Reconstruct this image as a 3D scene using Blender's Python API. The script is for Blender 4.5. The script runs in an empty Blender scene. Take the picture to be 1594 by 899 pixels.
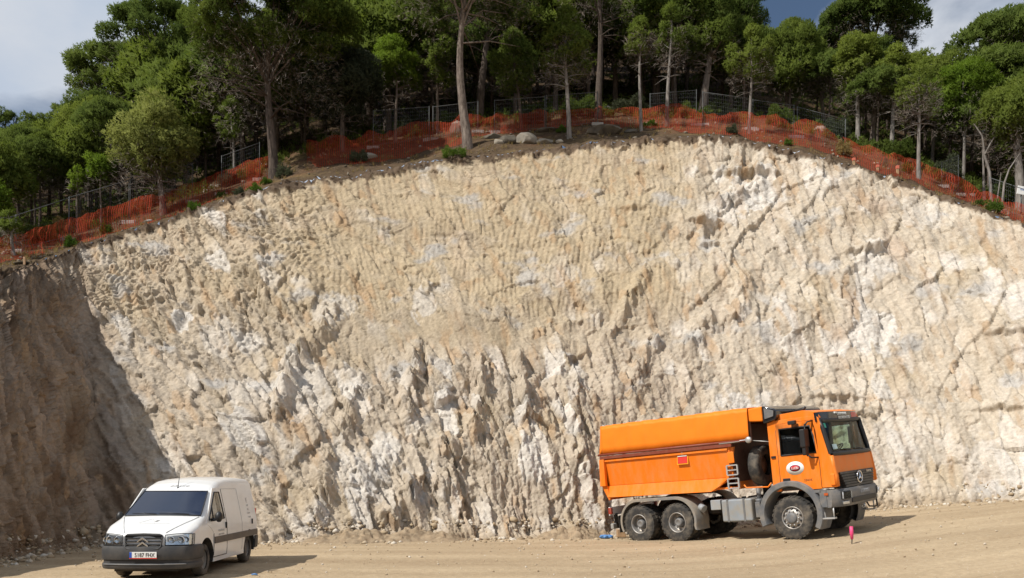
import bpy, bmesh, math, random
import numpy as np
from mathutils import Vector, Matrix, Euler

C = bpy.context.scene.collection
SC = bpy.context.scene
PI = math.pi

# ------------------------------------------------------------------ camera, sky, sun, exposure
F = 1251.0            # focal length in photo pixels (photo 1594 wide)
CX, CY = 797.0, 750.0  # principal point: the horizon lies low in the frame
CAMZ = 1.8
cam_d = bpy.data.cameras.new('camera')
cam = bpy.data.objects.new('camera', cam_d)
C.objects.link(cam)
cam.location = (0, 0, CAMZ)
cam.rotation_euler = (math.radians(90), 0, 0)
cam_d.sensor_width = 36.0
cam_d.sensor_fit = 'HORIZONTAL'
cam_d.lens = 36.0 * F / 1594.0
cam_d.shift_y = (CY - 449.5) / 1594.0
cam_d.clip_start = 0.1
cam_d.clip_end = 3000
SC.camera = cam

SUN_AZ = math.atan2(-0.86, -0.51)   # direction towards the sun on the ground plane (x, y)
SUN_EL = math.radians(47)
to_sun = Vector((-0.86 * math.cos(SUN_EL), -0.51 * math.cos(SUN_EL), math.sin(SUN_EL))).normalized()

world = bpy.data.worlds.new("World")
SC.world = world
world.use_nodes = True
wn = world.node_tree.nodes
wl = world.node_tree.links
wn.clear()
w_out = wn.new('ShaderNodeOutputWorld')
w_bg = wn.new('ShaderNodeBackground')
w_sky = wn.new('ShaderNodeTexSky')
w_sky.sky_type = 'NISHITA'
w_sky.sun_disc = False
w_sky.sun_elevation = SUN_EL
w_sky.sun_rotation = math.atan2(to_sun.x, to_sun.y)
w_sky.air_density = 1.0
w_sky.dust_density = 0.6
w_sky.ozone_density = 1.6
w_tc = wn.new('ShaderNodeTexCoord')
w_map = wn.new('ShaderNodeMapping')
w_map.inputs['Scale'].default_value = (1.0, 1.0, 1.9)
w_map.inputs['Location'].default_value = (3.35 + 4.5, 0.4 + 1.85, 0.2 + 1.15)
w_n1 = wn.new('ShaderNodeTexNoise')
w_n1.inputs['Scale'].default_value = 3.2
w_n1.inputs['Detail'].default_value = 7
w_n1.inputs['Roughness'].default_value = 0.52
w_n1.inputs['Distortion'].default_value = 0.25
w_r1 = wn.new('ShaderNodeValToRGB')
w_r1.color_ramp.elements[0].position = 0.40
w_r1.color_ramp.elements[1].position = 0.54
w_n2 = wn.new('ShaderNodeTexNoise')
w_n2.inputs['Scale'].default_value = 5.5
w_n2.inputs['Detail'].default_value = 6
w_r2 = wn.new('ShaderNodeValToRGB')
w_r2.color_ramp.elements[0].position = 0.30
w_r2.color_ramp.elements[0].color = (6.4, 7.5, 9.2, 1)
w_r2.color_ramp.elements[1].position = 0.72
w_r2.color_ramp.elements[1].color = (9.6, 9.8, 10.2, 1)
w_mix = wn.new('ShaderNodeMixRGB')
wl.new(w_tc.outputs['Generated'], w_map.inputs['Vector'])
wl.new(w_map.outputs['Vector'], w_n1.inputs['Vector'])
wl.new(w_map.outputs['Vector'], w_n2.inputs['Vector'])
wl.new(w_n1.outputs['Fac'], w_r1.inputs['Fac'])
wl.new(w_n2.outputs['Fac'], w_r2.inputs['Fac'])
wl.new(w_r1.outputs['Color'], w_mix.inputs['Fac'])
wl.new(w_sky.outputs['Color'], w_mix.inputs['Color1'])
wl.new(w_r2.outputs['Color'], w_mix.inputs['Color2'])
wl.new(w_mix.outputs['Color'], w_bg.inputs['Color'])
w_bg.inputs['Strength'].default_value = 0.075
wl.new(w_bg.outputs['Background'], w_out.inputs['Surface'])

sun_d = bpy.data.lights.new('sun', 'SUN')
sun_d.energy = 5.0
sun_d.angle = math.radians(0.5)
sun_d.color = (1.0, 0.955, 0.88)
sun = bpy.data.objects.new('sun', sun_d)
C.objects.link(sun)
sun.rotation_euler = (-to_sun).to_track_quat('-Z', 'Y').to_euler()
sun.location = (-20, -12, 30)

SC.view_settings.view_transform = 'Standard'
SC.view_settings.look = 'None'
SC.view_settings.exposure = 0.0
SC.view_settings.gamma = 1.0
SC.view_settings.use_curve_mapping = False
SC.render.engine = 'CYCLES'
SC.cycles.max_bounces = 5
SC.cycles.diffuse_bounces = 2
SC.cycles.glossy_bounces = 3
SC.cycles.transmission_bounces = 4
SC.cycles.transparent_max_bounces = 24
SC.cycles.caustics_reflective = False
SC.cycles.caustics_refractive = False
SC.cycles.use_denoising = True


# ------------------------------------------------------------------ small tools
def P(px, py, d):
    """world point seen at photo pixel (px, py) at distance d along the view axis"""
    return Vector(((px - CX) / F * d, d, CAMZ + (CY - py) / F * d))


def tag(o, label=None, cat=None, group=None, kind=None):
    if label: o['label'] = label
    if cat: o['category'] = cat
    if group: o['group'] = group
    if kind: o['kind'] = kind
    return o


def thing(name, label, cat, loc=(0, 0, 0), rot=(0, 0, 0), group=None):
    o = bpy.data.objects.new(name, None)
    o.empty_display_size = 0.2
    C.objects.link(o)
    o.location = loc
    o.rotation_euler = rot
    return tag(o, label, cat, group)


def link_mesh(name, me, mats, parent=None):
    o = bpy.data.objects.new(name, me)
    C.objects.link(o)
    if not isinstance(mats, (list, tuple)):
        mats = [mats]
    for m in mats:
        if m is not None and len(me.materials) < len(mats):
            me.materials.append(m)
    if parent is not None:
        o.parent = parent
    return o


def np_mesh(name, V, Fa, smooth=False):
    """mesh from numpy arrays: V (n,3), Fa (m,k)"""
    me = bpy.data.meshes.new(name)
    V = np.asarray(V, dtype=np.float32)
    Fa = np.asarray(Fa, dtype=np.int32)
    k = Fa.shape[1]
    me.vertices.add(len(V))
    me.vertices.foreach_set('co', V.ravel())
    me.loops.add(Fa.size)
    me.loops.foreach_set('vertex_index', Fa.ravel())
    me.polygons.add(len(Fa))
    me.polygons.foreach_set('loop_start', np.arange(0, Fa.size, k, dtype=np.int32))
    me.polygons.foreach_set('loop_total', np.full(len(Fa), k, dtype=np.int32))
    if smooth:
        me.polygons.foreach_set('use_smooth', np.ones(len(Fa), dtype=bool))
    me.update(calc_edges=True)
    me.validate()
    return me


def grid_faces(nu, nv):
    i = np.arange(nu - 1)[:, None] * nv + np.arange(nv - 1)[None, :]
    i = i.ravel()
    return np.stack([i, i + nv, i + nv + 1, i + 1], 1)


def sm(a, b, x):
    t = np.clip((x - a) / (b - a), 0, 1)
    return t * t * (3 - 2 * t)


# --- numpy noise
def _h(ix, iy, seed):
    n = (ix.astype(np.int64) * 374761393 + iy.astype(np.int64) * 668265263 + seed * 2147483647) & 0xFFFFFFFF
    n = ((n ^ (n >> 13)) * 1274126177) & 0xFFFFFFFF
    n = (n ^ (n >> 16)) * 2246822519 & 0xFFFFFFFF
    return ((n ^ (n >> 15)) & 0xFFFFFF) / float(0xFFFFFF)


def gnoise(x, y, seed=0):
    ix = np.floor(x); iy = np.floor(y)
    fx = x - ix; fy = y - iy
    ux = fx * fx * fx * (fx * (fx * 6 - 15) + 10)
    uy = fy * fy * fy * (fy * (fy * 6 - 15) + 10)

    def g(dx, dy):
        a = _h(ix + dx, iy + dy, seed) * 2 * PI
        return np.cos(a) * (fx - dx) + np.sin(a) * (fy - dy)
    a = g(0, 0); b = g(1, 0); c = g(0, 1); d = g(1, 1)
    return ((a + (b - a) * ux) * (1 - uy) + (c + (d - c) * ux) * uy) * 1.4


def fbm(x, y, seed=0, octv=4, gain=0.5, lac=2.03):
    s = 0; a = 1.0; t = 0
    for o in range(octv):
        s = s + a * gnoise(x, y, seed + o * 17)
        t += a; a *= gain; x = x * lac + 3.1; y = y * lac + 1.7
    return s / t


def ridge(x, y, seed=0, octv=4):
    s = 0; a = 1.0; t = 0
    for o in range(octv):
        s = s + a * (1 - np.abs(gnoise(x, y, seed + o * 13)) * 2)
        t += a; a *= 0.5; x = x * 2.05 + 5.2; y = y * 2.05 + 1.3
    return s / t


def worley(x, y, seed=0):
    """F1, F2, random id of nearest cell (two values), offset to its centre"""
    ix = np.floor(x); iy = np.floor(y)
    f1 = np.full(x.shape, 9.0); f2 = np.full(x.shape, 9.0)
    r1 = np.zeros(x.shape); r2 = np.zeros(x.shape); r3 = np.zeros(x.shape)
    ox = np.zeros(x.shape); oy = np.zeros(x.shape)
    for dx in (-1, 0, 1):
        for dy in (-1, 0, 1):
            cx = ix + dx; cy = iy + dy
            px = cx + 0.1 + 0.8 * _h(cx, cy, seed + 1); py = cy + 0.1 + 0.8 * _h(cx, cy, seed + 2)
            ddx = x - px; ddy = y - py
            d = np.sqrt(ddx * ddx + ddy * ddy)
            near = d < f1
            f2 = np.where(near, f1, np.minimum(f2, d))
            f1 = np.where(near, d, f1)
            r1 = np.where(near, _h(cx, cy, seed + 3), r1)
            r2 = np.where(near, _h(cx, cy, seed + 4), r2)
            r3 = np.where(near, _h(cx, cy, seed + 5), r3)
            ox = np.where(near, ddx, ox); oy = np.where(near, ddy, oy)
    return f1, f2, r1, r2, r3, ox, oy


def facets(s, h, wx, wh, ang, seed, tilt=1.0, crack=0.0, off=0.55):
    """broken rock: every cell is a tilted plane with its own offset (about -1..1)"""
    ca, sa = math.cos(ang), math.sin(ang)
    a = s * ca + h * sa; b = -s * sa + h * ca
    a = a + 0.16 * wx * gnoise(a / wx * .8, b / wh * .8, seed + 50)
    b = b + 0.22 * wh * gnoise(a / wx * .8 + 7, b / wh * .8, seed + 60)
    f1, f2, r1, r2, r3, ox, oy = worley(a / wx, b / wh, seed)
    d = (r1 - 0.5) * off + tilt * ((r2 - 0.5) * 2.6 * ox + (r3 - 0.5) * 2.0 * oy)
    if crack:
        d = d - crack * np.exp(-((f2 - f1) / 0.05) ** 2)
    return d, r1, r2


# ------------------------------------------------------------------ materials
def new_mat(name):
    m = bpy.data.materials.new(name)
    m.use_nodes = True
    nt = m.node_tree
    b = nt.nodes.get('Principled BSDF')
    return m, nt, b


def pmat(name, col, rough=0.5, metal=0.0, spec=0.5, var=0.0, vscale=8.0, dirt=None, dirt_amt=0.0, dscale=3.0, bump=0.0, bscale=40.0, coat=0.0, streak=None):
    """plain paint / metal / rubber with optional mottling, dust and bump (all object-space noise)"""
    m, nt, b = new_mat(name)
    N, L = nt.nodes, nt.links
    b.inputs['Roughness'].default_value = rough
    b.inputs['Metallic'].default_value = metal
    b.inputs['Specular IOR Level'].default_value = spec
    if coat:
        b.inputs['Coat Weight'].default_value = coat
        b.inputs['Coat Roughness'].default_value = 0.08
    tc = N.new('ShaderNodeTexCoord')
    base = None
    if var > 0:
        n = N.new('ShaderNodeTexNoise'); n.inputs['Scale'].default_value = vscale; n.inputs['Detail'].default_value = 5
        L.new(tc.outputs['Object'], n.inputs['Vector'])
        r = N.new('ShaderNodeValToRGB')
        r.color_ramp.elements[0].position = 0.3; r.color_ramp.elements[1].position = 0.7
        r.color_ramp.elements[0].color = tuple(max(0, c * (1 - var)) for c in col) + (1,)
        r.color_ramp.elements[1].color = tuple(min(1, c * (1 + var)) for c in col) + (1,)
        L.new(n.outputs['Fac'], r.inputs['Fac'])
        base = r.outputs['Color']
    if dirt is not None:
        n2 = N.new('ShaderNodeTexNoise'); n2.inputs['Scale'].default_value = dscale; n2.inputs['Detail'].default_value = 8
        n2.inputs['Roughness'].default_value = 0.65
        if streak:
            mp2 = N.new('ShaderNodeMapping'); mp2.inputs['Scale'].default_value = streak
            L.new(tc.outputs['Object'], mp2.inputs['Vector']); L.new(mp2.outputs['Vector'], n2.inputs['Vector'])
        else:
            L.new(tc.outputs['Object'], n2.inputs['Vector'])
        r2 = N.new('ShaderNodeValToRGB')
        r2.color_ramp.elements[0].position = 0.42; r2.color_ramp.elements[1].position = 0.72
        r2.color_ramp.elements[0].color = (0, 0, 0, 1)
        r2.color_ramp.elements[1].color = (dirt_amt, dirt_amt, dirt_amt, 1)
        L.new(n2.outputs['Fac'], r2.inputs['Fac'])
        mx = N.new('ShaderNodeMixRGB')
        L.new(r2.outputs['Color'], mx.inputs['Fac'])
        if base: L.new(base, mx.inputs['Color1'])
        else: mx.inputs['Color1'].default_value = tuple(col) + (1,)
        mx.inputs['Color2'].default_value = tuple(dirt) + (1,)
        base = mx.outputs['Color']
    if base: L.new(base, b.inputs['Base Color'])
    else: b.inputs['Base Color'].default_value = tuple(col) + (1,)
    if bump > 0:
        n3 = N.new('ShaderNodeTexNoise'); n3.inputs['Scale'].default_value = bscale; n3.inputs['Detail'].default_value = 6
        L.new(tc.outputs['Object'], n3.inputs['Vector'])
        bp = N.new('ShaderNodeBump'); bp.inputs['Strength'].default_value = bump; bp.inputs['Distance'].default_value = 0.02
        L.new(n3.outputs['Fac'], bp.inputs['Height'])
        L.new(bp.outputs['Normal'], b.inputs['Normal'])
    return m


def glass_mat(name, tint, refl_rough=0.02, gain=1.0):
    m, nt, b = new_mat(name)
    N, L = nt.nodes, nt.links
    N.remove(b)
    out = N.get('Material Output')
    t = N.new('ShaderNodeBsdfTransparent'); t.inputs['Color'].default_value = tuple(tint) + (1,)
    g = N.new('ShaderNodeBsdfGlossy'); g.inputs['Roughness'].default_value = refl_rough
    g.inputs['Color'].default_value = (0.9, 0.95, 1.0, 1)
    fr = N.new('ShaderNodeFresnel'); fr.inputs['IOR'].default_value = 1.5
    mx = N.new('ShaderNodeMixShader')
    gm = N.new('ShaderNodeMath'); gm.operation = 'MULTIPLY'; gm.inputs[1].default_value = gain
    L.new(fr.outputs['Fac'], gm.inputs[0]); L.new(gm.outputs['Value'], mx.inputs['Fac'])
    L.new(t.outputs['BSDF'], mx.inputs[1]); L.new(g.outputs['BSDF'], mx.inputs[2])
    L.new(mx.outputs['Shader'], out.inputs['Surface'])
    return m


# ------------------------------------------------------------------ ground
_gx = np.array([-400, -60, -12, -6, 2, 4, 7.4, 11, 15, 22, 60, 400.0])
_gz = np.array([-0.4, -0.3, -0.10, -0.05, -0.06, -0.03, 0.25, 0.76, 1.15, 1.5, 2.4, 4.0])


def ground_z(x):
    x = np.asarray(x, dtype=float)
    s = 0
    for o, w in ((-1.6, .15), (-.8, .2), (0, .3), (.8, .2), (1.6, .15)):
        s = s + w * np.interp(x + o, _gx, _gz)
    return s


def ground_mat():
    m, nt, b = new_mat('sandy_earth')
    N, L = nt.nodes, nt.links
    b.inputs['Roughness'].default_value = 0.95
    b.inputs['Specular IOR Level'].default_value = 0.15
    geo = N.new('ShaderNodeNewGeometry')
    mp = N.new('ShaderNodeMapping'); mp.inputs['Rotation'].default_value = (0, 0, math.radians(12)); mp.inputs['Scale'].default_value = (0.12, 0.9, 1)
    L.new(geo.outputs['Position'], mp.inputs['Vector'])
    n1 = N.new('ShaderNodeTexNoise'); n1.inputs['Scale'].default_value = 1.0; n1.inputs['Detail'].default_value = 6
    L.new(mp.outputs['Vector'], n1.inputs['Vector'])
    r1 = N.new('ShaderNodeValToRGB')
    e = r1.color_ramp.elements
    e[0].position = 0.3; e[0].color = (0.35, 0.262, 0.165, 1)
    e[1].position = 0.7; e[1].color = (0.485, 0.38, 0.25, 1)
    L.new(n1.outputs['Fac'], r1.inputs['Fac'])
    n2 = N.new('ShaderNodeTexNoise'); n2.inputs['Scale'].default_value = 9.0; n2.inputs['Detail'].default_value = 9; n2.inputs['Roughness'].default_value = 0.7
    L.new(geo.outputs['Position'], n2.inputs['Vector'])
    r2 = N.new('ShaderNodeValToRGB')
    r2.color_ramp.elements[0].position = 0.3; r2.color_ramp.elements[0].color = (0.80, 0.78, 0.76, 1)
    r2.color_ramp.elements[1].position = 0.72; r2.color_ramp.elements[1].color = (1.12, 1.12, 1.12, 1)
    L.new(n2.outputs['Fac'], r2.inputs['Fac'])
    mu = N.new('ShaderNodeMixRGB'); mu.blend_type = 'MULTIPLY'; mu.inputs['Fac'].default_value = 1
    L.new(r1.outputs['Color'], mu.inputs['Color1']); L.new(r2.outputs['Color'], mu.inputs['Color2'])
    # scattered pale pebbles
    v = N.new('ShaderNodeTexVoronoi'); v.inputs['Scale'].default_value = 14
    L.new(geo.outputs['Position'], v.inputs['Vector'])
    r3 = N.new('ShaderNodeValToRGB')
    r3.color_ramp.elements[0].position = 0.09; r3.color_ramp.elements[0].color = (1, 1, 1, 1)
    r3.color_ramp.elements[1].position = 0.14; r3.color_ramp.elements[1].color = (0, 0, 0, 1)
    L.new(v.outputs['Distance'], r3.inputs['Fac'])
    mx = N.new('ShaderNodeMixRGB'); mx.inputs['Color2'].default_value = (0.55, 0.5, 0.42, 1)
    L.new(r3.outputs['Color'], mx.inputs['Fac']); L.new(mu.outputs['Color'], mx.inputs['Color1'])
    L.new(mx.outputs['Color'], b.inputs['Base Color'])
    n4 = N.new('ShaderNodeTexNoise'); n4.inputs['Scale'].default_value = 14; n4.inputs['Detail'].default_value = 10; n4.inputs['Roughness'].default_value = 0.7
    L.new(geo.outputs['Position'], n4.inputs['Vector'])
    bp = N.new('ShaderNodeBump'); bp.inputs['Strength'].default_value = 0.6; bp.inputs['Distance'].default_value = 0.05
    L.new(n4.outputs['Fac'], bp.inputs['Height']); L.new(bp.outputs['Normal'], b.inputs['Normal'])
    return m


def build_ground():
    xs = np.concatenate([[-600, -300, -120, -60, -35], np.linspace(-26, 32, 330), [45, 80, 160, 320, 600]])
    ys = np.concatenate([[-600, -300, -100, -40, -15], np.linspace(-4, 40, 250), [60, 110, 220, 400, 700]])
    X, Y = np.meshgrid(xs, ys, indexing='ij')
    Z = ground_z(X)
    near = sm(40, 28, np.abs(X)) * sm(45, 40, Y) * sm(-10, -4, Y)
    # faint wheel ruts running across the yard and small lumps
    rut = 0
    for c, a in ((12.6, .07), (14.1, .05), (16.6, .04), (19.0, .05), (20.6, .05), (9.7, .05)):
        yy = c + a * 3 * X * 0.35 + 0.35 * gnoise(X / 9 + c, X * 0 + c, 5)
        rut = rut - 0.024 * np.exp(-((Y - yy) / 0.20) ** 2) + 0.02 * np.exp(-((np.abs(Y - yy) - 0.36) / 0.13) ** 2)
    Z = Z + near * (rut + 0.035 * fbm(X / 3.5, Y / 2.2, 3, 4) + 0.012 * fbm(X / .5, Y / .4, 9, 3))
    V = np.stack([X, Y, Z], -1).reshape(-1, 3)
    me = np_mesh('ground', V, grid_faces(len(xs), len(ys)), True)
    return tag(link_mesh('ground', me, ground_mat()), kind='structure')


ground = build_ground()

# ------------------------------------------------------------------ quarry face
# paired foot (x, y) and rim (x, y, z) lines
_foot = [(-11.0, 4), (-11.7, 12), (-12.1, 17.6), (-12.5, 21.5), (-12.3, 23.8), (-10.6, 24.5), (-7.6, 24.6), (-5.0, 25.2), (-2.2, 26),
         (0.3, 26.5), (2.2, 27), (5, 27.6), (8, 27.8), (11, 27.5), (13.6, 27), (15.6, 26.3), (17.2, 25.2), (19.5, 22), (21.5, 14)]
_rimp = [None, None, (0, 430, 25), (50, 411, 29), (120, 387, 32.2), (200, 360, 33.4), (300, 330, 34.4), (425, 292, 35.6), (600, 266, 37.5),
         (760, 238, 38.5), (880, 230, 39), (1010, 219, 39), (1130, 212, 38.5), (1250, 238, 37.5), (1370, 275, 36.5), (1480, 312, 35), (1594, 360, 33), (1750, 400, 29), None]
_rim = []
for i, r in enumerate(_rimp):
    if r is not None:
        _rim.append(tuple(P(*r)))
    elif i == 0:
        _rim.append((-16.0, 7, 5.2))
    elif i == 1:
        _rim.append((-16.6, 17, 6.8))
    else:
        _rim.append((27.5, 17, 7.0))
_foot = np.array(_foot, float); _rim = np.array(_rim, float)
_T = np.arange(len(_foot), dtype=float)
NU, NV = 1450, 560
# sample the columns evenly along the mid-height line, denser where the camera looks
_tt = np.linspace(0, len(_foot) - 1, 4000)


def _smooth(a, k):
    pad = np.pad(a, (k, k), mode='edge'); ker = np.hanning(2 * k + 1); ker /= ker.sum()
    # linear extrapolation at the ends keeps the end points
    pad[:k] = 2 * a[0] - a[1:k + 1][::-1]; pad[-k:] = 2 * a[-1] - a[-k - 1:-1][::-1]
    return np.convolve(pad, ker, 'valid')


_fd = np.stack([_smooth(np.interp(_tt, _T, _foot[:, i]), 75) for i in range(2)], 1)
_rd = np.stack([_smooth(np.interp(_tt, _T, _rim[:, i]), 60) for i in range(3)], 1)
_mid = 0.5 * (_fd + _rd[:, :2])
_len = np.concatenate([[0], np.cumsum(np.sqrt((np.diff(_mid, axis=0) ** 2).sum(1)))])
_su = np.linspace(0, _len[-1], NU)
FOOT = np.stack([np.interp(_su, _len, _fd[:, i]) for i in range(2)], 1)
RIM = np.stack([np.interp(_su, _len, _rd[:, i]) for i in range(3)], 1)
FZ = ground_z(FOOT[:, 0]) - 0.25
RIMPX = CX + F * RIM[:, 0] / RIM[:, 1]


def build_cliff():
    v = np.linspace(0, 1, NV)
    U = _su[:, None] + 0 * v[None, :]
    V = v[None, :] + 0 * U
    H = np.sqrt(((RIM - np.concatenate([FOOT, FZ[:, None]], 1)) ** 2).sum(1))[:, None]
    h = V * H
    # concave-convex profile: steep foot, slightly easier top, steeper lip
    bow = V + 0.055 * np.sin(PI * V) * 0 + 0.0
    xy = FOOT[:, None, :] + (RIM[:, None, :2] - FOOT[:, None, :]) * (V ** (1.10 + .75 * sm(130, 20, RIMPX)[:, None]))[..., None]
    z = FZ[:, None] + (RIM[:, 2][:, None] - FZ[:, None]) * bow
    B = np.concatenate([xy, z[..., None]], -1)
    tu = np.gradient(B, axis=0); tv = np.gradient(B, axis=1)
    n = np.cross(tu, tv)
    n /= np.linalg.norm(n, axis=-1, keepdims=True)
    if (n[NU // 2, NV // 2, 1]) > 0:
        n = -n
    # smooth the normals along the wall
    px = CX + F * B[..., 0] / np.maximum(B[..., 1], 1)
    py = CY - F * (B[..., 2] - CAMZ) / np.maximum(B[..., 1], 1)
    s = U
    hw = h
    # ---- zones
    gro = sm(330, 520, px) * sm(1140, 1040, px) * sm(520, 440, py + 45 * fbm(s / 2.5, h / 3, 73, 2)) * (0.25 + 0.75 * sm(-0.16, 0.10, fbm(s / 2.2, h / 1.6, 71, 3) + 0.12))
    dia = sm(90, 170, px) * sm(560, 430, px) * sm(590, 500, py) * sm(0.99, 0.94, V)
    low = sm(200, 300, px) * sm(1130, 950, px) * sm(520, 600, py + 40 * fbm(s / 3, h / 3, 88, 2))
    rgt = sm(1020, 1140, px)
    lft = sm(190, 60, px - (py - 430) * 0.30)  # left wall, its edge laid along the shadow boundary
    soil = np.exp(-(((px - 700) / 190) ** 2 + ((py - 520 + 20 * fbm(s / 2, h / 2, 12, 3)) / 34) ** 2))
    rimf = sm(0.0, 0.03, 1 - V)
    footf = sm(0.0, 0.6, h)
    # ---- relief
    D = 0.5 * fbm(s / 7.0, h / 6.0, 1, 3)
    ws = s + 0.10 * fbm(s / 1.4, h / 1.4, 15, 3); wh = hw + 0.12 * fbm(s / 1.4, h / 1.4, 16, 3)
    f1, r1, r1b = facets(ws, wh, 1.25, 3.0, 0.20, 200, 1.0, 0.05, .75)
    f2, r2, r2b = facets(ws, wh, 0.52, 1.5, 0.26, 300, 1.1, 0.06, .7)
    f3, r3, r3b = facets(ws, wh, 0.24, 0.62, 0.16, 400, 1.2, 0.05)
    f4, r4, r4b = facets(ws, wh, 1.3, 2.4, -0.5, 500, 1.0, 0.04)
    f5, r5, r5b = facets(ws, wh, 0.12, 0.26, 0.3, 450, 1.3, 0.0)
    D = D + low * (0.24 * f1 + 0.17 * f2 + 0.085 * f3 + 0.035 * f5)
    D = D + rgt * (0.13 * f4 + 0.10 * f1 + 0.085 * f2 + 0.06 * f3 + 0.03 * f5)
    D = D + lft * (0.10 * f1 + 0.10 * f2 + 0.05 * f3 + 0.03 * f5)
    mid = np.clip(1 - low - rgt - lft - 0.75 * gro, 0, 1)
    D = D + mid * (0.13 * f1 + 0.11 * f2 + 0.06 * f3 + 0.032 * f5) * (1 - 0.8 * soil)
    # excavator tooth grooves: strokes with their own slant, broken where rock fell out
    w1, w2, c1, c2, c3, ox, oy = worley(s / 2.0 + 0.5 * fbm(s / 2, h / 2, 5, 3), h / 3.0 + 0.5 * fbm(s / 2, h / 2, 6, 3), 600)
    sl = (c1 - 0.5) * 0.26 + 0.07
    ph = (s - sl * (hw - 8)) / (0.165 + 0.085 * c2) + 0.12 * fbm(s / 0.9, h / 3.0, 33, 3) + c3 * 3
    saw = ph - np.floor(ph)
    gv = np.where(saw < .68, (saw / .68) ** .8, (1 - saw) / .32) - 0.52
    brk = sm(-0.30, 0.15, fbm(s / 0.6, h / 1.2, 37, 4))
    D = D + gro * 0.062 * gv * (0.25 + 0.75 * brk)
    D = D + gro * ((c1 - 0.5) * 0.12 + 0.045 * f2 + 0.028 * f3 + 0.012 * f5)
    # diagonal gouges on the left shoulder
    sl2 = 0.85 + 0.45 * fbm(s / 5, h / 5, 44, 2)
    ph2 = (s - sl2 * hw * 0.8) / 0.42 + 0.5 * fbm(s / 1.2, h / 1.2, 45, 3)
    sw2 = ph2 - np.floor(ph2)
    gv2 = np.where(sw2 < .65, sw2 / .65, (1 - sw2) / .35) - .5
    D = D + dia * (0.10 * gv2 * (0.3 + 0.7 * sm(-.3, .2, fbm(s / .9, h / .9, 49, 3))) + 0.05 * f3 + 0.06 * f2 + 0.03 * f5)
    ph3 = (s + 0.42 * hw) / 0.42 + 0.8 * fbm(s / 1.0, h / 1.8, 46, 4)
    sw3 = ph3 - np.floor(ph3)
    D = D + lft * 0.15 * (np.where(sw3 < .6, sw3 / .6, (1 - sw3) / .4) - 0.5)
    # right-hand streaky face: shallow near-vertical flutes
    ph4 = (s + 0.18 * hw) / 0.55 + 1.2 * fbm(s / 1.2, h / 2.6, 47, 4)
    sw4 = ph4 - np.floor(ph4)
    D = D + rgt * 0.085 * (np.where(sw4 < .6, sw4 / .6, (1 - sw4) / .4) - 0.5) * sm(-.3, .3, fbm(s / 2, h / 3, 53, 3))
    # ribs and slots in the lower band, leaning like the strata
    xr = s + 0.20 * hw
    rb = ridge(xr / 0.95, h / 3.4, 91, 4)
    D = D + low * 0.07 * (rb - 0.45)
    kn = np.abs(gnoise(xr / .42 + .6 * fbm(s, h, 93, 2), h / 1.7, 94))
    D = D - low * 0.07 * np.exp(-(kn / .10) ** 2) * sm(-.25, .2, fbm(s / 1.6, h / 2.2, 95, 3))
    # single features read off the face: (px, py, half length px, half width px, angle, height m)
    for fx, fy, hl, hwid, ang, amp in ((485, 525, 62, 20, -48, .42), (285, 492, 26, 12, -60, -.35), (1150, 300, 40, 13, -25, .42), (1112, 360, 14, 26, 0, -.4),
                                       (880, 500, 60, 14, -12, .14), (1165, 255, 10, 42, 8, -.4), (975, 475, 60, 12, -60, .3), (700, 720, 46, 26, -80, .35),
                                       (440, 610, 44, 20, -75, .45), (540, 640, 40, 18, -80, .35), (745, 610, 60, 14, -84, .42), (810, 600, 52, 12, 86, .36),
                                       (1345, 400, 32, 8, -35, .28), (1150, 470, 40, 18, -70, .3), (1085, 520, 36, 20, -50, .3), (640, 590, 60, 14, -80, .4),
                                       (620, 780, 36, 24, -70, .4), (500, 760, 50, 20, -85, .35), (1000, 560, 46, 16, -60, .3), (900, 690, 50, 16, 82, .35)):
        ca, sa = math.cos(math.radians(ang)), math.sin(math.radians(ang))
        dx = px - fx; dy = py - fy
        a = (dx * ca + dy * sa) / hl; b = (-dx * sa + dy * ca) / hwid
        a = a + 0.25 * fbm(s / .8, h / .8, 7, 3); b = b + 0.3 * fbm(s / .8, h / .8, 8, 3)
        D = D + amp * np.clip(1.15 - np.abs(b), 0, 1) * sm(1.25, 0.75, np.abs(a)) * (0.75 + 0.5 * f3)
    # ledges with a drop below on the upper right
    for fx, fy, wdt, amp in ((1165, 268, 40, .5), (1095, 345, 26, .35), (1340, 392, 30, .3), (1105, 380, 16, .3), (985, 330, 22, .2), (1570, 520, 40, .3), (1560, 640, 44, .25), (1300, 620, 40, .25)):
        e = py - fy - 7 * fbm(px / 16, px * 0 + fy, 3, 3)
        D = D + amp * np.exp(-((px - fx) / wdt) ** 2) * sm(-26, -2, e) * sm(3, -1, e)
    # grain
    D = D + (0.014 * ridge(s / 0.5, h / 0.9, 120, 4) + 0.022 * fbm(s / 0.3, h / 0.36, 140, 4)) * (1 - 0.45 * soil) * (1 - 0.4 * gro)
    D = D * (0.75 + 0.25 * rimf)
    # crumbly lip of earth
    lip = sm(0.022, 0.013, (1 - V) + 0.022 * fbm(s / 1.3, h * 0, 160, 5) + 0.016 * fbm(s / .3, h / .4, 162, 4) + 0.012 * (r3 - .5) + 0.010 * (r2 - .5))
    D = D + lip * (0.14 * fbm(s / 0.7, h / 0.6, 161, 4) + 0.06 + 0.06 * f3 + 0.06 * f2 + 0.03 * f5)
    D = D * footf
    # talus of loose soil at the foot
    tal = (0.35 + 0.9 * sm(-0.1, 0.5, fbm(s / 3.0, s * 0, 170, 2))) * (0.55 + 0.35 * np.exp(-((px - 590) / 85) ** 2) + 0.2 * np.exp(-((px - 905) / 50) ** 2))
    tz = sm(1.0, 0.0, h / (0.55 + 1.0 * tal))
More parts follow.
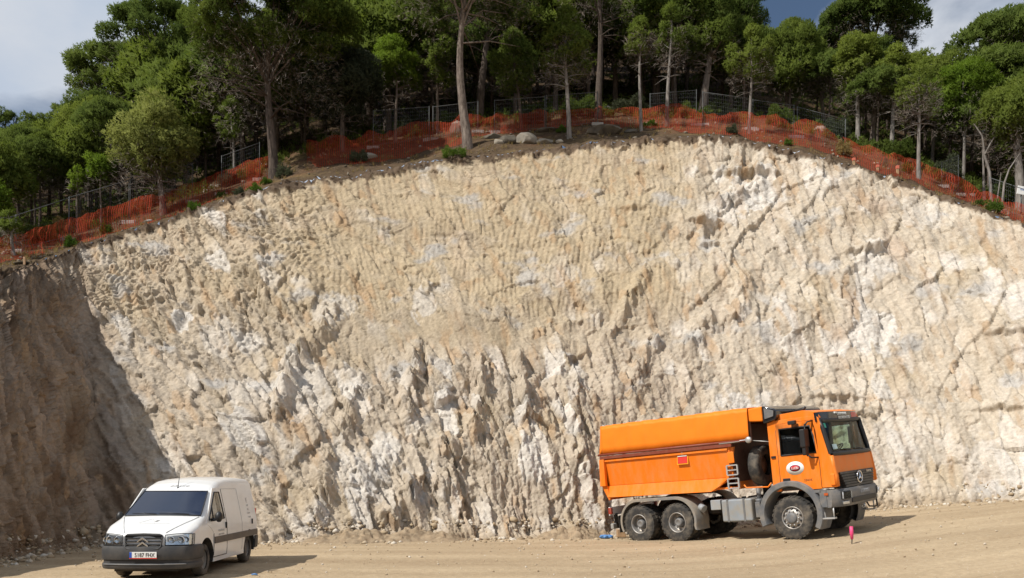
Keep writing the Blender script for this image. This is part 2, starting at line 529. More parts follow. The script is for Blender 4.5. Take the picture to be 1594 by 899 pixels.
    D = D * (1 - 0.75 * tz) + tz * tal * 0.75 * (1 + 0.35 * fbm(s / .5, h / .4, 172, 4)) + tz * (.10 * f3 + .05 * f5)
    Pn = B + n * D[..., None]
    # tint of the rock, plus shade painted into the left wall
    def col(r, g, b): return np.array([r, g, b])
    def mixc(c, k, m): return c + (k - c) * np.clip(m, 0, 1)[..., None]
    tan = col(.430, .348, .236); grey = col(.458, .390, .306); cream = col(.512, .445, .355); white = col(.615, .58, .53)
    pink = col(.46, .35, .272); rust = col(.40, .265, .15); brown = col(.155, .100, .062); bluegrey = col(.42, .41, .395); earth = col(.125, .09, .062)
    c = np.zeros(px.shape + (3,)) + grey
    c = mixc(c, tan, gro * 0.95 + 0.5 * mid * sm(560, 420, py))
    c = mixc(c, cream, rgt * 0.8)
    c = mixc(c, tan, 0.6 * sm(0.05, 0.45, fbm(s / 2.6, h / 3.4, 180, 4)))
    c = mixc(c, brown, lft * 1.05 * (0.7 + 0.5 * fbm(s / 1.2, h / 2, 181, 3)))  # left wall: its own brown, darkened further to paint in its shade
    c = mixc(c, tan * 0.95, soil * 0.8)
    c = mixc(c, pink, 0.55 * sm(0.12, 0.5, fbm(s / 2.2, h / 4.5, 182, 4)) * (0.35 + 0.65 * rgt))
    c = mixc(c, rust, 0.7 * sm(0.18, 0.5, fbm((s + .2 * h) / .8, h / 3.4, 183, 5)))
    c = mixc(c, rust, 0.55 * sm(0.80, 0.88, r3b) * sm(-.1, .3, fbm(s / 2, h / 2, 187, 2)))
    c = mixc(c, bluegrey, (1 - lft) * 0.7 * sm(0.2, 0.45, fbm(s / 1.9, h / 1.6, 184, 4)))
    c = mixc(c, white, 0.75 * sm(0.70, 0.80, r2) * sm(0.0, 0.3, fbm(s / 3, h / 3, 185, 3) + 0.12 * low + 0.05) * (1 - soil) * (1 - 0.7 * gro) * (1 - lft))
    c = mixc(c, white, 0.5 * sm(0.82, 0.9, r2b) * (low + rgt * .6) * (1 - lft) * sm(-0.2, 0.2, fbm(s / .9, h / 1.4, 186, 4)))
    for fx, fy, rx, ry, am in ((1180, 300, 42, 30, 1), (1365, 505, 34, 40, 1), (1350, 420, 16, 46, .8), (1150, 628, 40, 18, .9), (282, 492, 16, 14, 1), (1560, 720, 60, 60, .6), (1545, 440, 14, 30, .8), (470, 600, 40, 46, .55),
                               (600, 700, 22, 26, .8), (1410, 700, 60, 60, .45), (520, 480, 30, 22, .5), (335, 520, 26, 26, .5), (660, 470, 18, 30, .6), (560, 745, 40, 40, .45), (1440, 330, 30, 24, .5), (870, 430, 26, 22, .35)):
        q = ((px - fx) / rx) ** 2 + ((py - fy) / ry) ** 2 + 1.3 * (r2 - .5) + .9 * (r3 - .5) + .4 * fbm(s / .7, h / .8, int(fx), 3)
        c = mixc(c, white, am * .85 * sm(1.02, 0.92, q))
    # wash streaks of soil below the lip, pale scrape lines painting light groove edges on the left wall, rust on the flutes
    stk = sm(.16, .30, fbm(s / .22, h / 3.0, 195, 5) + .25 * (r3 - .5)) * sm(.30, .02, (1 - V) + .1 * fbm(s / .8, h * 0, 196, 3))
    c = mixc(c, earth * 1.9, .55 * stk)
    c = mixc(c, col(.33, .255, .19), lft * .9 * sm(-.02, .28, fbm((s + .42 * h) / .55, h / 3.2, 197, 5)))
    c = mixc(c, rust * .8, rgt * .35 * sm(.1, .5, fbm((s + .18 * h) / .5, h / 5.0, 198, 4)))
    c = mixc(c, col(.36, .28, .19), tz * 0.9)
    hp = np.exp(-((px - 590) / 95) ** 2) + np.exp(-((px - 905) / 55) ** 2)
    c = mixc(c, col(.25, .185, .118), tz * hp * (.8 + .5 * fbm(s / .4, h / .4, 199, 3)))
    c = mixc(c, earth, lip)
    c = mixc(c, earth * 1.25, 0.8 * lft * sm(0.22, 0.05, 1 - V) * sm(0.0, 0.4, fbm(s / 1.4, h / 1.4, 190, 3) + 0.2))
    val = 1 + 0.13 * fbm(s / .35, h / .9, 191, 4) + 0.10 * (r3 - 0.5) + 0.12 * (r2b - 0.5) * (1 - gro)
    c = np.clip(c * val[..., None], 0.02, 0.85)
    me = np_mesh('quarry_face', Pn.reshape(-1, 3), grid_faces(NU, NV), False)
    a = me.color_attributes.new('rock_and_shade_tint', 'FLOAT_COLOR', 'POINT')
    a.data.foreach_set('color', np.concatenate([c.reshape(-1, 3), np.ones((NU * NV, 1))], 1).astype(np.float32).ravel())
    m, nt, b = new_mat('excavated_rock')
    N, L = nt.nodes, nt.links
    at = N.new('ShaderNodeAttribute'); at.attribute_name = 'rock_and_shade_tint'
    geo = N.new('ShaderNodeNewGeometry')
    n1 = N.new('ShaderNodeTexNoise'); n1.inputs['Scale'].default_value = 7; n1.inputs['Detail'].default_value = 9; n1.inputs['Roughness'].default_value = 0.7
    L.new(geo.outputs['Position'], n1.inputs['Vector'])
    r = N.new('ShaderNodeValToRGB')
    r.color_ramp.elements[0].position = 0.3; r.color_ramp.elements[0].color = (.74, .72, .70, 1)
    r.color_ramp.elements[1].position = 0.7; r.color_ramp.elements[1].color = (1.18, 1.18, 1.18, 1)
    L.new(n1.outputs['Fac'], r.inputs['Fac'])
    mu = N.new('ShaderNodeMixRGB'); mu.blend_type = 'MULTIPLY'; mu.inputs['Fac'].default_value = 1
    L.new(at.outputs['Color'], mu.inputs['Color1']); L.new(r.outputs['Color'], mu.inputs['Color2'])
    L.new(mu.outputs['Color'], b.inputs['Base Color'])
    b.inputs['Roughness'].default_value = 0.95
    b.inputs['Specular IOR Level'].default_value = 0.12
    n2 = N.new('ShaderNodeTexNoise'); n2.inputs['Scale'].default_value = 11; n2.inputs['Detail'].default_value = 8; n2.inputs['Roughness'].default_value = 0.65
    L.new(geo.outputs['Position'], n2.inputs['Vector'])
    bp = N.new('ShaderNodeBump'); bp.inputs['Strength'].default_value = 0.7; bp.inputs['Distance'].default_value = 0.06
    L.new(n2.outputs['Fac'], bp.inputs['Height']); L.new(bp.outputs['Normal'], b.inputs['Normal'])
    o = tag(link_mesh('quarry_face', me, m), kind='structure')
    return o, Pn


cliff, CLIFF = build_cliff()
RIMD = CLIFF[:, -1, :]          # displaced rim line

# ------------------------------------------------------------------ wooded slope above the rim
_base_y = np.array([(-1900, 470), (-450, 440), (0, 400), (110, 378), (200, 353), (260, 335), (330, 310), (400, 283), (480, 250), (560, 240), (640, 228), (725, 212), (800, 206), (880, 199), (930, 196),
                    (1000, 196), (1090, 198), (1150, 203), (1240, 216), (1310, 236), (1350, 250), (1420, 273), (1480, 298), (1540, 322), (1594, 342), (1750, 385), (2100, 430), (3000, 520.)])
NET_D = 4.2     # the safety net and wire fence stand this far behind the rim


def rim_at(px):
    i = np.argsort(RIMPX)
    return np.interp(px, RIMPX[i], RIM[i, 1]), np.interp(px, RIMPX[i], RIM[i, 2])


def base_y(px):
    s = 0
    for o, w in ((-24, .2), (-12, .2), (0, .2), (12, .2), (24, .2)):
        s = s + w * np.interp(px + o, _base_y[:, 0], _base_y[:, 1])
    return s


def hill_z(px, d):
    """height of the slope in column px at view distance d (arrays)"""
    px = np.asarray(px, float); d = np.asarray(d, float)
    rd, rz = rim_at(px)
    by = base_y(px)
    nd = rd + NET_D
    nz = CAMZ + (CY - by) / F * nd
    d2 = rd + 17; z2 = CAMZ + (CY - (by - 46)) / F * d2
    d3 = rd + 36; z3 = CAMZ + (CY - (by - 92)) / F * d3
    d4 = rd + 90; z4 = CAMZ + (CY - (by - 112)) / F * d4
    z = np.where(d < nd, rz + (nz - rz) * (d - rd) / NET_D,
        np.where(d < d2, nz + (z2 - nz) * (d - nd) / (d2 - nd),
        np.where(d < d3, z2 + (z3 - z2) * (d - d2) / (d3 - d2), np.where(d < d4, z3 + (z4 - z3) * (d - d3) / (d4 - d3), z4))))
    x = (px - CX) / F * d
    bump = 0.16 * fbm(x / 1.6, d / 1.6, 21, 4) + 0.28 * fbm(x / 5, d / 5, 22, 2)
    k = np.clip((d - rd) / 1.5, 0, 1)
    return z + bump * k


def hill_pt(px, d):
    return Vector(((px - CX) / F * d, d, float(hill_z(np.array([px]), np.array([d]))[0])))


def hill_hit(px, py):
    """where the view ray through a photo pixel meets the slope"""
    rd = float(rim_at(np.array([px]))[0][0])
    d = np.linspace(rd + 0.15, rd + 40, 900)
    z = hill_z(np.full(900, px), d)
    y = CY - F * (z - CAMZ) / d
    k = np.where(y <= py)[0]
    i = k[0] if len(k) else 899
    return hill_pt(px, float(d[i])), float(d[i])


def build_hill():
    dl = np.concatenate([[0], np.linspace(0.1, 6, 46), np.linspace(6.3, 20, 46), np.linspace(21, 90, 26)])
    step = 3
    idx = np.arange(0, NU, step)
    idx[-1] = NU - 1
    rim = RIMD[idx]
    rpx = RIMPX[idx]
    rd0 = RIM[idx, 1]
    D = rd0[:, None] + dl[None, :]
    PX = rpx[:, None] + 0 * D
    Z = hill_z(PX, D)
    X = (PX - CX) / F * D
    V = np.stack([X, D, Z], -1)
    # stitch the first rows onto the displaced rim
    off = rim - V[:, 0, :]
    k = np.clip(1 - dl / 1.2, 0, 1)[None, :, None]
    V = V + off[:, None, :] * k
    lumps = 0.05 * fbm(X / .5, D / .5, 25, 3)
    V[..., 2] += lumps * np.clip(dl / .8, 0, 1)[None, :]
    px = PX; y = CY - F * (V[..., 2] - CAMZ) / V[..., 1]
    soil = np.array([.098, .070, .046]); needle = np.array([.065, .045, .028]); dry = np.array([.19, .14, .065]); red = np.array([.15, .075, .042]); grn = np.array([.075, .085, .03])
    def mixc(c, k2, m): return c + (k2 - c) * np.clip(m, 0, 1)[..., None]
    c = np.zeros(V.shape) + soil
    c = mixc(c, red, sm(-.1, .4, fbm(X / 2.2, D / 1.6, 26, 3)) * 0.5 * sm(0.6, 2, dl)[None, :])
    c = mixc(c, dry, sm(0.05, .45, fbm(X / 1.5, D / 1.2, 27, 4)) * 0.6)
    c = mixc(c, grn, sm(0.15, .5, fbm(X / 1.8, D / 1.5, 29, 4)) * 0.7 * sm(5, 8, dl)[None, :])
    c = mixc(c, needle, sm(6.5, 12, dl)[None, :] * 0.75)
    c = c * (1 + .35 * fbm(X / .4, D / .4, 28, 3))[..., None]
    me = np_mesh('hill', V.reshape(-1, 3), grid_faces(len(idx), len(dl)), True)
    a = me.color_attributes.new('soil_tint', 'FLOAT_COLOR', 'POINT')
    a.data.foreach_set('color', np.concatenate([np.clip(c, .02, .7).reshape(-1, 3), np.ones((c.shape[0] * c.shape[1], 1))], 1).astype(np.float32).ravel())
    m, nt, b = new_mat('forest_soil')
    N, L = nt.nodes, nt.links
    at = N.new('ShaderNodeAttribute'); at.attribute_name = 'soil_tint'
    geo = N.new('ShaderNodeNewGeometry')
    n1 = N.new('ShaderNodeTexNoise'); n1.inputs['Scale'].default_value = 6; n1.inputs['Detail'].default_value = 9; n1.inputs['Roughness'].default_value = 0.75
    L.new(geo.outputs['Position'], n1.inputs['Vector'])
    r = N.new('ShaderNodeValToRGB')
    r.color_ramp.elements[0].position = 0.34; r.color_ramp.elements[0].color = (.55, .53, .5, 1)
    r.color_ramp.elements[1].position = 0.68; r.color_ramp.elements[1].color = (1.45, 1.42, 1.35, 1)
    L.new(n1.outputs['Fac'], r.inputs['Fac'])
    mu = N.new('ShaderNodeMixRGB'); mu.blend_type = 'MULTIPLY'; mu.inputs['Fac'].default_value = 1
    L.new(at.outputs['Color'], mu.inputs['Color1']); L.new(r.outputs['Color'], mu.inputs['Color2'])
    L.new(mu.outputs['Color'], b.inputs['Base Color'])
    b.inputs['Roughness'].default_value = 1.0
    b.inputs['Specular IOR Level'].default_value = 0.08
    bp = N.new('ShaderNodeBump'); bp.inputs['Strength'].default_value = 0.9; bp.inputs['Distance'].default_value = 0.08
    L.new(n1.outputs['Fac'], bp.inputs['Height']); L.new(bp.outputs['Normal'], b.inputs['Normal'])
    return tag(link_mesh('hill', me, m), kind='structure')


hill = build_hill()

# ------------------------------------------------------------------ mesh builder for made things
class MB:
    def __init__(s):
        s.v = []; s.f = []; s.m = []; s.sm = []

    def add(s, verts, faces, mi=0, smooth=False):
        o = len(s.v)
        s.v += [tuple(p) for p in verts]
        for f in faces:
            s.f.append([o + i for i in f]); s.m.append(mi); s.sm.append(smooth)
        return s

    def box(s, x0, x1, y0, y1, z0, z1, mi=0):
        return s.add([(x0, y0, z0), (x1, y0, z0), (x1, y1, z0), (x0, y1, z0), (x0, y0, z1), (x1, y0, z1), (x1, y1, z1), (x0, y1, z1)],
                     [(0, 3, 2, 1), (4, 5, 6, 7), (0, 1, 5, 4), (1, 2, 6, 5), (2, 3, 7, 6), (3, 0, 4, 7)], mi)

    def prism(s, poly, y0, y1, axis='y', mi=0, smooth=False):
        """polygon in the plane across `axis`, pushed from y0 to y1. axis y: (x,z); x: (y,z); z: (x,y)"""
        def mk(a, b, t):
            return {'y': (a, t, b), 'x': (t, a, b), 'z': (a, b, t)}[axis]
        n = len(poly)
        vs = [mk(a, b, y0) for a, b in poly] + [mk(a, b, y1) for a, b in poly]
        fs = [tuple(range(n))[::-1], tuple(range(n, 2 * n))]
        o = len(s.v)
        s.add(vs, fs, mi)
        for i in range(n):
            j = (i + 1) % n
            s.f.append([o + i, o + j, o + n + j, o + n + i]); s.m.append(mi); s.sm.append(smooth)
        return s

    def lathe(s, prof, c=(0, 0, 0), axis='y', n=40, mi=0, smooth=True, closed=False):
        """prof: list of (r, t) revolved about the axis through c"""
        cx, cy, cz = c
        vs = []
        for r, t in prof:
            for k in range(n):
                a = 2 * PI * k / n
                u, w = r * math.cos(a), r * math.sin(a)
                vs.append({'y': (cx + u, cy + t, cz + w), 'x': (cx + t, cy + u, cz + w), 'z': (cx + u, cy + w, cz + t)}[axis])
        fs = []
        for i in range(len(prof) - 1):
            for k in range(n):
                k2 = (k + 1) % n
                fs.append((i * n + k, i * n + k2, (i + 1) * n + k2, (i + 1) * n + k))
        return s.add(vs, fs, mi, smooth)

    def tube(s, pts, rad, n=8, mi=0, smooth=True, cap=True):
        pts = [Vector(p) for p in pts]
        if not isinstance(rad, (list, tuple)): rad = [rad] * len(pts)
        vs = []; up = Vector((0, 0, 1))
        for i, p in enumerate(pts):
            a = pts[max(i - 1, 0)]; b = pts[min(i + 1, len(pts) - 1)]
            t = (b - a).normalized()
            x = t.cross(up)
            if x.length < .02: x = t.cross(Vector((0, 1, 0)))
            x.normalize(); y = t.cross(x)
            for k in range(n):
                an = 2 * PI * k / n
                vs.append(p + (x * math.cos(an) + y * math.sin(an)) * rad[i])
        fs = []
        for i in range(len(pts) - 1):
            for k in range(n):
                k2 = (k + 1) % n
                fs.append((i * n + k, i * n + k2, (i + 1) * n + k2, (i + 1) * n + k))
        s.add(vs, fs, mi, smooth)
        if cap:
            o = len(s.v) - len(vs)
            s.f.append([o + k for k in range(n)]); s.m.append(mi); s.sm.append(False)
            s.f.append([o + (len(pts) - 1) * n + k for k in range(n)][::-1]); s.m.append(mi); s.sm.append(False)
        return s

    def grid(s, pts, mi=0, smooth=True):
        """pts: list of rows of points"""
        nr, nc = len(pts), len(pts[0])
        vs = [p for r in pts for p in r]
        fs = [(i * nc + j, (i + 1) * nc + j, (i + 1) * nc + j + 1, i * nc + j + 1) for i in range(nr - 1) for j in range(nc - 1)]
        return s.add(vs, fs, mi, smooth)

    def build(s, name, mats, parent=None, bevel=0, seg=2, sub=0, recalc=True, loc=None, rot=None):
        me = bpy.data.meshes.new(name)
        me.from_pydata(s.v, [], s.f)
        me.polygons.foreach_set('material_index', s.m)
        me.polygons.foreach_set('use_smooth', s.sm)
        if recalc:
            bm = bmesh.new(); bm.from_mesh(me)
            bmesh.ops.remove_doubles(bm, verts=bm.verts, dist=1e-5)
            bmesh.ops.recalc_face_normals(bm, faces=bm.faces)
            bm.to_mesh(me); bm.free()
        me.update()
        o = link_mesh(name, me, mats, parent)
        if bevel:
            md = o.modifiers.new('bevel', 'BEVEL'); md.width = bevel; md.segments = seg; md.limit_method = 'ANGLE'; md.angle_limit = math.radians(28)
            md.harden_normals = True
            for p in me.polygons: p.use_smooth = True
        if loc: o.location = loc
        if rot: o.rotation_euler = rot
        return o


def lettering(txt, size, mat, parent, loc, rot, align='CENTER', shear=0.0, extr=0.004, name='lettering', sx=1.0):
    cu = bpy.data.curves.new(name, 'FONT')
    cu.body = txt; cu.size = size; cu.align_x = align; cu.align_y = 'CENTER'; cu.shear = shear; cu.extrude = extr; cu.resolution_u = 3
    t = bpy.data.objects.new(name, cu)
    C.objects.link(t)
    bpy.context.view_layer.update()
    me = bpy.data.meshes.new_from_object(t.evaluated_get(bpy.context.evaluated_depsgraph_get()))
    bpy.data.objects.remove(t); bpy.data.curves.remove(cu)
    me.name = name
    o = bpy.data.objects.new(name, me); C.objects.link(o)
    me.materials.clear(); me.materials.append(mat)
    o.parent = parent; o.location = loc; o.rotation_euler = rot; o.scale = (sx, 1, 1)
    return o


# paints and metals
DUST = (.42, .33, .22)
M_WHITE = pmat('white_van_paint', (.78, .78, .77), .28, var=.02, vscale=2, dirt=(.55, .48, .38), dirt_amt=.22, dscale=1.6, coat=.5)
M_GREYPL = pmat('grey_plastic', (.042, .043, .046), .62, var=.12, vscale=3, dirt=DUST, dirt_amt=.12, dscale=3)
M_TRIM = pmat('brown_grey_trim', (.10, .085, .075), .6, dirt=DUST, dirt_amt=.2)
M_BLACK = pmat('black_plastic', (.016, .016, .017), .5)
M_DARK = pmat('dark_underbody', (.02, .019, .018), .85, dirt=DUST, dirt_amt=.18, dscale=4)
M_RUBBER = pmat('tyre_rubber', (.035, .034, .033), .85, spec=.3, dirt=(.30, .25, .19), dirt_amt=.55, dscale=3.5, bump=.2, bscale=30)
M_STEEL = pmat('wheel_steel', (.34, .33, .32), .5, metal=.6, dirt=DUST, dirt_amt=.5, dscale=7)
M_CHROME = pmat('bright_metal', (.75, .75, .76), .18, metal=1.0)
M_GALV = pmat('galvanised_metal', (.50, .50, .49), .5, metal=.5, var=.1, vscale=6)
M_ORANGE = pmat('orange_paint', (.84, .195, .010), .45, spec=.3, var=.05, vscale=1.5, dirt=(.58, .30, .12), dirt_amt=.40, dscale=2.4, streak=(2.2, 2.2, .55), bump=.12, bscale=2.2, coat=.06)
M_TARP = pmat('orange_canvas', (.86, .215, .008), .62, var=.06, vscale=2.5, spec=.35, bump=.25, bscale=3.0)
M_TGREY = pmat('truck_grey', (.125, .132, .142), .55, var=.1, vscale=4, dirt=DUST, dirt_amt=.3, dscale=4)
M_TGREYL = pmat('light_grey_metal', (.30, .32, .34), .55, var=.1, vscale=3, dirt=(.33, .27, .17), dirt_amt=.65, dscale=2.2)
M_MUD = pmat('muddy_plastic', (.20, .19, .175), .8, dirt=DUST, dirt_amt=.6, dscale=3)
M_RED = pmat('red_print', (.62, .04, .03), .45)
M_PLATE = pmat('plate_white', (.80, .80, .78), .4)
M_BLUE = pmat('plate_blue', (.03, .09, .45), .4)
M_INK = pmat('black_ink', (.02, .02, .025), .5)
M_GREYINK = pmat('faded_grey_ink', (.42, .41, .40), .5)
M_WHITEINK = pmat('white_ink', (.80, .82, .80), .5)
M_GREENSTK = pmat('green_sticker', (.05, .42, .30), .5)
M_AMBER = pmat('amber_lens', (.75, .24, .02), .25)
M_REFL = pmat('orange_reflector', (.45, .09, .02), .35)
M_LAMP = pmat('lamp_reflector', (.70, .72, .74), .12, metal=.85)
M_LAMPW = pmat('white_lamp_reflector', (.85, .86, .88), .25, metal=.2)
M_LENS = glass_mat('clear_lens', (.92, .94, .95))
M_SEAT = pmat('dark_upholstery', (.03, .032, .038), .9)
M_CABTRIM = pmat('cab_lining', (.06, .06, .06), .85)
M_TRUCKGLASS = glass_mat('truck_glass', (.74, .82, .77), .02, .45)
M_TRUCKGLASS2 = glass_mat('tinted_truck_glass', (.42, .47, .47), .02, .6)


def van_glass():
    m, nt, b = new_mat('van_dark_glass')
    b.inputs['Base Color'].default_value = (.010, .016, .036, 1)
    b.inputs['Specular Tint'].default_value = (.74, .84, 1, 1)
    b.inputs['Roughness'].default_value = .03
    b.inputs['Specular IOR Level'].default_value = .9
    b.inputs['Coat Weight'].default_value = .35
    b.inputs['Coat Roughness'].default_value = .02
    return m


M_VANGLASS = van_glass()

# ------------------------------------------------------------------ white van  (x forward from the front axle, y to its left, z up)
def build_van():
    px_front, d_front = 253, 15.85
    ox = (px_front - CX) / F * d_front
    gz = float(ground_z(ox)) + 0.012
    van = thing('delivery_van', 'white panel van with grey bumper and dark windscreen parked below the shaded rock', 'van',
                (ox, d_front, gz), (0, 0, math.radians(-88.4)))
    van.scale = (1, .955, 1)
    S = lambda a, b, t: float(sm(a, b, t))
    ztx = [.868, .855, .835, .80, .62, .40, .20, .06, -.02, -.35, -.68, -.80, -.98, -1.25, -1.6, -2.2, -2.9, -3.35, -3.47, -3.53, -3.56]
    ztz = [.70, .78, .835, .875, .955, 1.035, 1.10, 1.15, 1.18, 1.405, 1.63, 1.705, 1.785, 1.865, 1.905, 1.93, 1.935, 1.92, 1.90, 1.85, 1.72]

    def zt(x): return float(np.interp(-x, [-a for a in ztx], ztz))

    def wid(x, z):
        t = min(max((z - .92) / 1.0, 0), 1)
        w = .905 - .205 * t ** 1.12 - .02 * S(.5, .2, z)
        # greenhouse pulls in a little at the belt
        w -= .012 * S(.98, 1.06, z) * S(-.95, -.8, x)
        p = 1.0
        if x < -3.35: p -= .06 * ((-3.35 - x) / .21) ** 2
        w *= p
        if x > .30:
            w = min(w, float(np.interp(x, NX[::-1], NY[::-1])) - .02 * S(.3, .5, x))
        return w

    NX, NY = [], []
    for t in np.linspace(0, 1, 80):
        if t < .55:
            NY.append(.905 * .80 * (t / .55)); NX.append(.872 - .10 * (t / .55) ** 2.6)
        else:
            k = (t - .55) / .45
            NX.append(.772 - .152 * (1 - math.cos(k * PI / 2)) - .28 * k ** 1.6); NY.append(.724 + .188 * math.sin(k * PI / 2))
    NX = [a + i * -1e-6 for i, a in enumerate(NX)]

    def zb(x): return .235 + .06 * S(.55, .9, x) + .07 * S(-3.1, -3.55, x)

    def section(x, n=26):
        """half outline from the sill to the roof centre, left side"""
        top = zt(x); bot = zb(x)
        r = min(.16, (top - bot) * .25) if x < -.1 else .10
        pts = []
        zs = np.linspace(bot, top - r, 18)
        for z in zs: pts.append((wid(x, z), z))
        we = wid(x, top - r)
        rr = r * (1.15 if x < -.1 else 1.5)
        for k in range(1, 7):
            a = k / 6 * PI / 2
            pts.append((we - rr * (1 - math.cos(a)), top - r + r * math.sin(a)))
        crown = .035 if x < -.6 else .03
        w0 = pts[-1][0]
        for k in (.75, .5, .25, 0):
            pts.append((w0 * k, top + crown * (1 - k * k)))
        return pts

    xs = sorted(set([round(a, 3) for a in np.linspace(-3.56, .868, 64)] + ztx + [.862, .85, .83, .815, .79, .78, .77, .76, .74, .70, .66, .64, .60, .56]))
    mb = MB()
    rows = []
    for x in xs:
        h = section(x)
        full = [(x, y, z) for y, z in h] + [(x, -y, z) for y, z in h[-2::-1]]
        rows.append(full)
    n = len(rows[0])
    mb.grid(rows)
    for r, fl in ((rows[0], 1), (rows[-1], 0)):
        mb.add(r, [tuple(range(n))])
    mb.add([p for r in rows for p in (r[0], r[-1])], [(2 * i, 2 * i + 1, 2 * i + 3, 2 * i + 2) for i in range(len(rows) - 1)])
    body = mb.build('body', [M_WHITE, M_DARK], van)
    # wheel housings cut out of the shell
    WR = .315
    cut = MB()
    for wx in (0, -2.82):
        cut.lathe([(0, -1.2), (.405, -1.2), (.405, -.45), (0, -.45)], (wx, 0, WR + .03), n=36)
        cut.lathe([(0, .45), (.405, .45), (.405, 1.2), (0, 1.2)], (wx, 0, WR + .03), n=36)
    co = cut.build('cutter', [M_DARK], None)
    co.parent = van
    bm_ = body.modifiers.new('b', 'BOOLEAN'); bm_.operation = 'DIFFERENCE'; bm_.object = co; bm_.solver = 'EXACT'
    bpy.context.view_layer.update()
    me = bpy.data.meshes.new_from_object(body.evaluated_get(bpy.context.evaluated_depsgraph_get()))
    body.modifiers.clear()
    body.data = me
    me.name = 'body'
    if len(me.materials) < 2:
        me.materials.append(M_DARK)
    for p in me.polygons:
        c = p.center
        inn = abs(c.y) < .86 and any(math.hypot(c.x - wx, c.z - WR - .03) < .409 for wx in (0, -2.82))
        p.material_index = 1 if inn or c.z < .25 and p.normal.z < -.7 else 0
        p.use_smooth = True
    bpy.data.objects.remove(co)
    md = body.modifiers.new('e', 'EDGE_SPLIT'); md.split_angle = math.radians(38)

    def side(x, z, off=0.0, sgn=1):
        return (x, sgn * (wid(x, z) + off), z)

    def patch(name, poly, off, mat, sgn=1, parent=van, nx=16, nz=12, thick=.012):
        """patch of the side: poly gives (x0,x1) edges per z through a function"""
        m = MB()
        z0, z1, fx0, fx1 = poly
        def rws(o):
            R = []
            for j in range(nz + 1):
                z = z0 + (z1 - z0) * j / nz
                a, b = fx0(z), fx1(z)
                R.append([side(a + (b - a) * i / nx, z, o, sgn) for i in range(nx + 1)])
            return R
        A = rws(off); B = rws(off - thick)
        m.grid(A); m.grid(B)
        def edge(p, q): m.add(p + q, [(i, i + 1, len(p) + i + 1, len(p) + i) for i in range(len(p) - 1)])
        edge(A[0], B[0]); edge(A[-1], B[-1]); edge([r[0] for r in A], [r[0] for r in B]); edge([r[-1] for r in A], [r[-1] for r in B])
        o = m.build(name, mat, parent)
        e = o.modifiers.new('e', 'EDGE_SPLIT'); e.split_angle = math.radians(40)
        return o

    # windscreen: follows the raked front of the shell
    def front_up(t, yf, off):
        """t 0..1 from windscreen foot to head, yf -1..1 across"""
        x = .035 + (-.665 - .035) * t
        z = zt(x)
        w = wid(x, z) - .075 - .01 * t
        xx = x - .075 * (yf * yf) * .6
        y = w * yf
        zz = zt(xx) + .03 * (1 - yf * yf)
        return (xx + off * .57, y, zz + off * .82)
    def sheet(f, n1, n2, off, th):
        m = MB()
        A = [[f(i / n1, -1 + 2 * j / n2, off) for j in range(n2 + 1)] for i in range(n1 + 1)]
        B = [[f(i / n1, -1 + 2 * j / n2, off - th) for j in range(n2 + 1)] for i in range(n1 + 1)]
        m.grid(A); m.grid(B)
        def edge(p, q): m.add(p + q, [(i, i + 1, len(p) + i + 1, len(p) + i) for i in range(len(p) - 1)])
        edge(A[0], B[0]); edge(A[-1], B[-1]); edge([r[0] for r in A], [r[0] for r in B]); edge([r[-1] for r in A], [r[-1] for r in B])
        return m
    ws = sheet(front_up, 10, 18, .012, .03).build('windscreen', M_VANGLASS, van)
    e = ws.modifiers.new('e', 'EDGE_SPLIT'); e.split_angle = math.radians(40)
    seal = MB()
    ring = [front_up(0, -1 + 2 * j / 18, .014) for j in range(19)] + [front_up(i / 10, 1, .014) for i in range(1, 11)] + [front_up(1, 1 - 2 * j / 18, .014) for j in range(1, 19)] + [front_up(1 - i / 10, -1, .014) for i in range(1, 11)]
    seal.tube(ring, .011, 6, cap=False).build('seal', M_BLACK, ws)
    for (y0, y1, ln) in ((.60, -.08, .02), (-.12, -.68, .02)):
        w = MB()
        w.tube([front_up(.015, y0 / .85, .03), front_up(.055, (y0 + y1) / 2 / .85, .035), front_up(.06, y1 / .85, .035)], [.012, .010, .007], 6)
        w.build('wiper', M_BLACK, ws)
    # side glass and doors, both sides
    for sg in (1, -1):
        fr = lambda z: -.10 - .62 * (z - 1.06) / .62 if z > 1.06 else -.10
        dr = lambda z: -1.13 - .06 * S(1.1, 1.7, z) + (.10 * S(1.2, 1.72, z))
        door = patch('door', (.34, 1.72, lambda z: (-.40 - .02 * S(.9, .3, z)) if z < .80 else (-.40 + .36 * S(.8, 1.06, z) if z < 1.06 else -.055 - .66 * (z - 1.06) / .62), lambda z: -1.20 + .0 * z), .006, M_WHITE, sg, nx=14, nz=22, thick=.02)
        # dark shut line round the door
        sl = MB()
        pts = [side(-.42, .36, .004, sg), side(-.41, .8, .004, sg)]
        sl.tube([side(-1.215, .34 + 1.36 * i / 20, .004, sg) for i in range(21)], .008, 5)
        sl.tube([side(-.405, .36 + .45 * i / 8, .004, sg) for i in range(9)], .008, 5)
        sl.tube([side(-.405 - .81 * i / 8, .33, .004, sg) for i in range(9)], .008, 5)
        sl.build('shut_line', M_BLACK, door)
        gl = patch('window', (1.085, 1.635, lambda z: -.20 - .60 * (z - 1.085) / .55, lambda z: -1.10 + .05 * (z - 1.085) / .55), .013, M_VANGLASS if sg < 0 else M_VANSIDE, sg, door, 10, 10)
        fm = MB()
